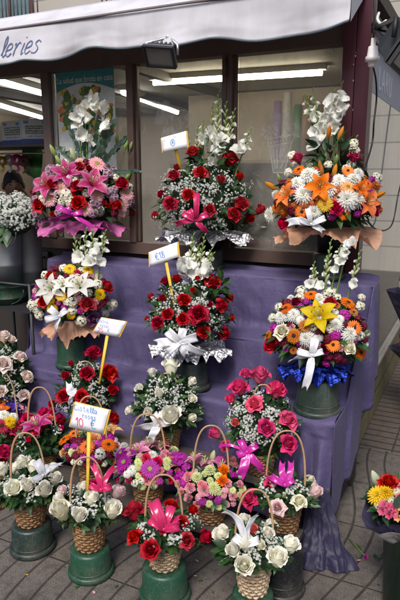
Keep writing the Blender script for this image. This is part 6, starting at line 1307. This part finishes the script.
x0 = Lc(c1)[0]; TBm = MB(); TBm.box((x0 - .21, y0 - .14, zt - .012), (x0 + .31, y0 + .25, zt)); TBm.build('top_plate', M_IRON, ST, True, False); RLm = MB(); RLm.tube([Wd(x0 - .2, y0 - .13, zt + .15), Wd(x0 + .3, y0 - .13, zt + .15), Wd(x0 + .3, y0 + .24, zt + .15)], .008, 8); RLm.build('rail', M_IRON, ST)
MB().box((x0 + .10, y0 + .06, zt), (x0 + .30, y0 + .24, cz - .1003)).build('block', M_IRON, ST, True, False)
G_ = thing('gypsophila_bunch', 'big white gypsophila bunch in the zinc pails at the left', 'flowers', c1 + EZ * .30); D = Dome(8, 219, y0, 33, 26, .17); D.wall = -.06
fill_foliage(G_, D, 60, (.05, .010), (0, 1, 0), -.3, 61, core=True); b = MB(); q = random.Random(6)
for i in range(8): add_leaf(b, onY(q.uniform(-4, 12), q.uniform(228, 236), y0 - .12), np.array([q.uniform(-.6, .6), -.6, -.5]), np.array([0, -.6, .8]), .08, .026, .3, q.choice((0, 1)))
b.build('foliage', [L_DARK, L_MID], G_); pts = []
for i in range(150):
    zz = q.uniform(-.25, .97); a = q.uniform(0, 2 * pi); rr = sqrt(1 - zz * zz); d = np.array([rr * cos(a), rr * sin(a), zz]); pts.append((D.clampw(D.c + d * D.r * q.uniform(.8, 1.08)), nrm(d / D.r), D.c))
gyp(G_, pts, 62, per=16, spread=.030, fs=.0075)
# ---------- right front: wrapped mixed bunch in a green bucket
GBk = Wd(Lc(onZ(400, 628, 0))[0] + .01, Lc(onZ(400, 628, 0))[1] + .10, 0); hb_ = .36
t = thing('flower_bucket', 'deep green flower bucket at the right edge with shiny foil inside', 'bucket', GBk); b = MB(); b.lathe([(.001, .004), (.085, 0), (.105, hb_ * .96), (.113, hb_ * .965), (.115, hb_), (.108, hb_), (.100, hb_ * .94), (.08, .01), (.001, .01)], 40, 0, GBk); b.build('bucket_body', B_GREEN, t)
b = MB(); G = []
for i in range(5):
    v = i / 4; G.append([GBk + np.array([(.098 + .03 * v + .012 * sin(9 * a + i)) * cos(a), (.098 + .03 * v + .012 * sin(9 * a + i)) * sin(a), hb_ * .93 + .05 * v + .014 * sin(7 * a) * v]) for a in np.linspace(0, 2 * pi, 90)])
b.grid(G); b.build('foil_lining', foilm('clear_foil', (.5, .52, .52), .9, .15, 40), t)
D = Dome(397, 505, Lc(GBk)[1] - .02, 27, 22, .12); D.base_y = 0
W_ = thing('wrapped_bunch', 'mixed bunch with a closed lily bud and yellow chrysanthemum in dark wrapping', 'bouquet', GBk + EZ * .2)
fill_foliage(W_, D, 90, (.045, .015), (0, 1, 0), -.3, 71); put(W_, D, 'lily_bud', petal('pale_bud', (.55, .60, .36), tip=(.74, .76, .60)), 375.5, 479, 25, axis=(-.45, -.3, 1)); put(W_, D, 'rose', P_RED, 389, 484, 20, lift=.01); many(W_, D, 'chrysanthemum', P_YELLOW, [(378, 496, 20), (386, 493, 16)], lift=.015); many(W_, D, 'stock_flower', P_CREAM, [(379, 504, 12), (392, 502, 10), (397, 492, 10)]); many(W_, D, 'alstroemeria', petal('rose_pink', (.70, .07, .16), tip=(.78, .20, .30)), [(386, 509, 15), (391, 512, 13)], lift=.015); many(W_, D, 'alstroemeria', P_PEACH, [(400, 514, 14)], lift=.01); many(W_, D, 'carnation', P_PINKW, [(401, 497, 12), (402, 488, 10)])
b = MB(); add_leaf(b, onY(399, 508, yD(D, -.01)), np.array([.1, -.2, 1]), np.array([0, -1, .2]), .07, .03, .1, 0); b.build('foliage', [L_GREY], W_)
b = MB(); G = []; cb = GBk + EZ * (hb_ * .82)
for i in range(7):
    v = i / 6; G.append([cb * (1 - v) + (D.c - EZ * .035) * v + np.array([(.055 + .065 * v * (1 + .10 * sin(4 * a) + .06 * sin(9 * a))) * cos(a), (.055 + .065 * v * (1 + .10 * sin(4 * a) + .06 * sin(9 * a))) * sin(a), .03 * v * sin(3 * a + 1)]) for a in np.linspace(0, 2 * pi, 80)])
b.grid(G); b.build('wrapping', [W_DARK], W_); b = MB(); b.grid([[g_ + np.array([0, -.004, -.01]) + (g_ - cb) * np.array([.05, .05, 0]) for g_ in row[46:66]] for row in G[:6]]); b.build('paper_sleeve', W_GREY, W_)
# far right: bunches further along the side wall
def farb(px, py, yl, m, wrap, lab, zb):
    c = onY(px, py, yl); g0 = Wd(Lc(c)[0] + .03, yl, 0); t = thing('flower_bucket', 'bucket holding the ' + lab, 'bucket', g0, 'buckets along the side wall'); b = MB(); b.lathe([(.001, .004), (.05, 0), (.065, zb), (.06, zb), (.045, .01), (.001, .01)], 28, 0, g0); b.build('bucket_body', M_ZINCD, t)
    D = Dome(px - 4, py, yl, 15, 10, .10); u = thing('bouquet', lab, 'bouquet', g0 + EZ * (zb * .6), 'bunches along the side wall'); fill_foliage(u, D, 50, (.04, .012), (0, 1), -.2, 81); many(u, D, 'stock_flower', m, [(px - 16, py - 3, 9), (px - 12, py - 7, 9), (px - 14, py + 3, 9), (px - 8, py - 2, 9), (px - 18, py + 1, 7)], lift=.01); autofill(u, D, [('stock_flower', m, 9), ('carnation', m, 8), ('stock_flower', P_WHITE, 8)], 14, 290)
    b = MB(); cb = g0 + EZ * (zb * .7); G = [[cb * (1 - v) + (D.c - EZ * .04) * v + np.array([(.05 + .11 * v) * cos(a) * (1 + .08 * sin(5 * a)), (.05 + .11 * v) * sin(a) * (1 + .08 * sin(5 * a)), 0]) for a in np.linspace(0, 2 * pi, 50)] for v in np.linspace(0, 1, 6)]; b.grid(G); b.build('wrapping', wrap, u)
farb(420, 285, .75, P_BLUSH, W_DARK, 'blush flowers in dark paper high beside the side wall', .78); farb(420, 343, .95, P_MAG, W_DARK, 'mauve flowers in dark wrap low beside the side wall', .45)
# ---------- fallen flower and litter on the paving
FS = thing('cut_flower', 'broken green stem with a pink bloom lying on the paving', 'flower', onZ(358, 548, .004)); b = MB(); b.tube([onZ(351, 541, .006), onZ(356, 546, .008), onZ(361, 552, .007), onZ(365, 556, .008)], [.004, .004, .003, .0025], 6, 0)
add_leaf(b, onZ(355, 545, .008), np.array([.5, -.8, .1]), EZ, .04, .008, .05, 1); b.build('stem', [M_STEM, L_MID], FS); inst('carnation', flower_meshes('carnation', P_MAG)[0][0], FS, onZ(366, 557, .012), (.4, -.5, .6), .022)
q = random.Random(9)
def litter(px, py, lab, n, m, s):
    b = MB(); 
    for i in range(n): p = onZ(px + q.uniform(-5, 5), py + q.uniform(-2, 2), .0055 + .001 * i); add_leaf(b, p, np.array([q.uniform(-1, 1), q.uniform(-1, 1), .05]), EZ, s * q.uniform(.7, 1.3), s * .28, q.uniform(-.3, .1), 0)
    tag(b.build('fallen_leaf', m), lab, 'leaves')
litter(378, 558, 'small dark leaves fallen on the paving near the right bucket', 7, L_DARK, .022); litter(349, 476, 'red petals and leaves swept under the hem of the cloth', 9, P_FUCH, .02); litter(352, 462, 'green trimmings on the paving below the cloth corner', 8, L_MID, .028)
for px, py, lab in ((383, 589, 'single violet petal on the paving by the right bucket'), (26, 575, 'tiny yellow petal on the paving below the dark bucket')): b = MB(); add_leaf(b, onZ(px, py, .005), np.array([1, .3, .05]), EZ, .010, .004, 0, 0); tag(b.build('fallen_petal', P_IRIS if py == 589 else P_YELLOW), lab, 'petal')

for i in range(16):
    px, py = q.choice(((q.uniform(335, 392), q.uniform(478, 596)), (q.uniform(2, 160), q.uniform(566, 598)), (q.uniform(195, 232), q.uniform(560, 598)))); b = MB(); add_leaf(b, onZ(px, py, .005), np.array([q.uniform(-1, 1), q.uniform(-1, 1), .05]), EZ, q.uniform(.010, .022), q.uniform(.004, .006), q.uniform(-.4, 0), 0)
    g_ = i % 2; tag(b.build('leaf_scrap' if g_ else 'petal_scrap', (L_MID if g_ else q.choice((P_LIGHTP, P_WHITE)))), 'small green leaf scrap lying on the paving' if g_ else 'small pale petal scrap lying on the paving', 'leaf' if g_ else 'petal', 'leaf scraps strewn on the paving' if g_ else 'petal scraps strewn on the paving')
# ---------- the man inside the hatch
def man():
    hp = onY(13, 186, .62); z0 = hp[2] - 1.60; base = np.array([hp[0], hp[1], 0]); f = nrm(np.array([CAM[0] - hp[0] + .5, CAM[1] - hp[1], 0])); s = np.cross(f, EZ) * -1; s = -s if s @ np.array([1, 0, 0]) < 0 else s
    t = thing('person', 'man in a dark jacket inside the hatch with a hand raised to his ear', 'person', base); P = lambda a, b_, c: base + s * a + f * b_ + EZ * (c + z0)
    J = [('pel', (0, 0, .93), .155), ('bel', (0, .01, 1.08), .15), ('che', (0, .01, 1.27), .165), ('nek0', (0, 0, 1.41), .075), ('nek', (0, .012, 1.47), .056), ('hd', (0, .02, 1.56), .07),
         ('shR', (.17, 0, 1.36), .075), ('elR', (.27, .13, 1.19), .052), ('wrR', (.155, .115, 1.42), .036), ('paR', (.115, .075, 1.505), .034),
         ('shL', (-.17, 0, 1.36), .075), ('elL', (-.24, .02, 1.08), .052), ('wrL', (-.2, .16, .92), .036), ('paL', (-.18, .22, .88), .034),
         ('hiR', (.095, 0, .86), .10), ('knR', (.10, .02, .48), .068), ('anR', (.10, 0, .09), .045), ('toR', (.11, .14, .04), .04), ('hiL', (-.095, 0, .86), .10), ('knL', (-.10, .02, .48), .068), ('anL', (-.10, 0, .09), .045), ('toL', (-.11, .14, .04), .04)]
    ix = {n: i for i, (n, _, _) in enumerate(J)}; E_ = [('pel', 'bel'), ('bel', 'che'), ('che', 'nek0'), ('nek0', 'nek'), ('nek', 'hd'), ('che', 'shR'), ('shR', 'elR'), ('elR', 'wrR'), ('wrR', 'paR'), ('che', 'shL'), ('shL', 'elL'), ('elL', 'wrL'), ('wrL', 'paL'), ('pel', 'hiR'), ('hiR', 'knR'), ('knR', 'anR'), ('anR', 'toR'), ('pel', 'hiL'), ('hiL', 'knL'), ('knL', 'anL'), ('anL', 'toL')]
    V = [P(*p) for _, p, _ in J]; R = [r for *_, r in J]; Ed = [(ix[a], ix[b_]) for a, b_ in E_]
    for w, el, sg in (('paR', 'up', 1), ('paL', 'dn', -1)):      # fingers
        o = np.array(J[ix[w]][1])
        for k in range(4):
            L = (.062, .07, .066, .052)[k]; base_ = o + np.array([(-.012 if sg > 0 else 0), -.018 + .013 * k, .012]) if sg > 0 else o + np.array([-.02 + .014 * k, .015, -.01])
            d = np.array([-.35, -.25 + .08 * k, .9]) if sg > 0 else np.array([0, .55, -.8]); d = nrm(d); a0 = len(V)
            for j, (ff, rr) in enumerate(((.0, .0095), (.5, .0088), (1.0, .007))): V.append(P(*(base_ + d * L * ff + np.array([-.012, 0, -.006]) * ff * ff))); R.append(rr)
            Ed += [(ix[w], a0), (a0, a0 + 1), (a0 + 1, a0 + 2)]
        a0 = len(V); d = nrm(np.array([-.5, .75, .35]) if sg > 0 else np.array([.7, .6, -.4]))
        for ff, rr in ((.3, .011), (1, .008)): V.append(P(*(o + d * .052 * ff))); R.append(rr)
        Ed += [(ix[w], a0), (a0, a0 + 1)]
    me = bpy.data.meshes.new('skeleton'); me.from_pydata([tuple(v) for v in V], Ed, []); so = bpy.data.objects.new('skeleton', me); COL.objects.link(so); md = so.modifiers.new('k', 'SKIN')
    for i, sv in enumerate(me.skin_vertices[0].data): sv.radius = (R[i], R[i]); sv.use_root = i == 0
    sb = so.modifiers.new('b', 'SUBSURF'); sb.levels = 2; dg = bpy.context.evaluated_depsgraph_get(); ev = so.evaluated_get(dg); tm = ev.to_mesh(); BV = np.array([v.co[:] for v in tm.vertices]); BF = [tuple(p.vertices) for p in tm.polygons]; ev.to_mesh_clear(); bpy.data.objects.remove(so)
    b = MB(); b.add(BV, BF); HC = P(0, .03, 1.605)       # sculpted head
    G = []
    for i in range(17):
        a = pi * i / 16; row = []
        for j in range(24):
            c = 2 * pi * j / 24; x, y, z = sin(a) * cos(c), sin(a) * sin(c), cos(a); wx = .074 * (1 - .22 * max(0, -z) ** 1.5); wy = .094 * (1 - .12 * max(0, -z)); zz = z * .122
            fr = max(0, y) * sin(a); bumpn = .020 * math.exp(-((x / .16) ** 2 + ((z + .12) / .16) ** 2)) * (y > 0) - .006 * (math.exp(-(((abs(x) - .40) / .16) ** 2 + ((z - .08) / .12) ** 2))) * (y > 0) + .006 * math.exp(-((x / .35) ** 2 + ((z + .46) / .10) ** 2)) * (y > 0)
            row.append(HC + s * x * wx + f * (y * wy + bumpn) + EZ * zz)
        G.append(row)
    b.grid(G, 0, True)
    for sx in (-1, 1): b.ell(HC + s * .078 * sx - EZ * .004, (.014, .022, .033), 0, 10, 7)
    o = b.build('body', [mat('skin', (.13, .062, .038), .5), mat('jacket', (.018, .018, .022), .8)], t); rm = o.modifiers.new('r', 'REMESH'); rm.mode = 'VOXEL'; rm.voxel_size = .0055; rm.use_smooth_shade = True
    dg = bpy.context.evaluated_depsgraph_get(); nm = bpy.data.meshes.new_from_object(o.evaluated_get(dg)); o.modifiers.clear(); o.data = nm
    if len(nm.materials) < 2: nm.materials.clear(); nm.materials.append(_mc['skin']); nm.materials.append(_mc['jacket'])
    off = getloc(t)
    for p in nm.polygons:
        w = np.array(p.center[:]) + off - base; a, bb, c = w @ s, w @ f, w[2] - z0; hand = np.linalg.norm(np.array([a, bb, c]) - np.array([.115, .075, 1.505])) < .10 and a > .07 or np.linalg.norm(np.array([a, bb, c]) - np.array([-.18, .22, .88])) < .10
        p.material_index = 0 if (c > 1.445 and a < .09) or hand else 1; p.use_smooth = True
    b = MB(); G = []
    for i in range(12):
        a = pi * .52 * i / 11; row = []
        for j in range(28):
            c = 2 * pi * j / 28; fr = max(0, sin(c)); aa = a * (1 - .24 * fr ** 1.2 + .14 * abs(cos(c)) ** 3 + .03 * sin(23 * c) * (i / 11) + .02 * sin(41 * c)); x, y, z = sin(aa) * cos(c), sin(aa) * sin(c), cos(aa); row.append(HC + s * x * .078 + f * (y * .099 - .004) + EZ * (z * .123 + .002 * sin(9 * c + i)))
        G.append(row)
    b.grid(G, 0, True); b.build('hair', mat('hair_black', (.006, .005, .005), .85, 0, .5, 300, .5, 300), t, solid=.004)
    for sx in (-1, 1):
        e = HC + s * .030 * sx + f * .083 + EZ * .010; eb = MB(); eb.ell(e, (.011, .008, .006), 0, 10, 6); eb.build('eye', mat('eye_dark', (.03, .02, .015), .3), t)
        br = MB(); br.tube([e + EZ * .019 - s * .015 * sx + f * .006, e + EZ * .023 + f * .008, e + EZ * .018 + s * .017 * sx], .0035, 5); br.build('eyebrow', _mc['hair_black'], t)
    mo = MB(); mo.tube([HC + f * .084 - EZ * .058 - s * .02, HC + f * .092 - EZ * .056, HC + f * .084 - EZ * .058 + s * .02], .0045, 6, 0, flat=.6); mo.build('lips', mat('lips', (.20, .07, .055), .5), t)
man()
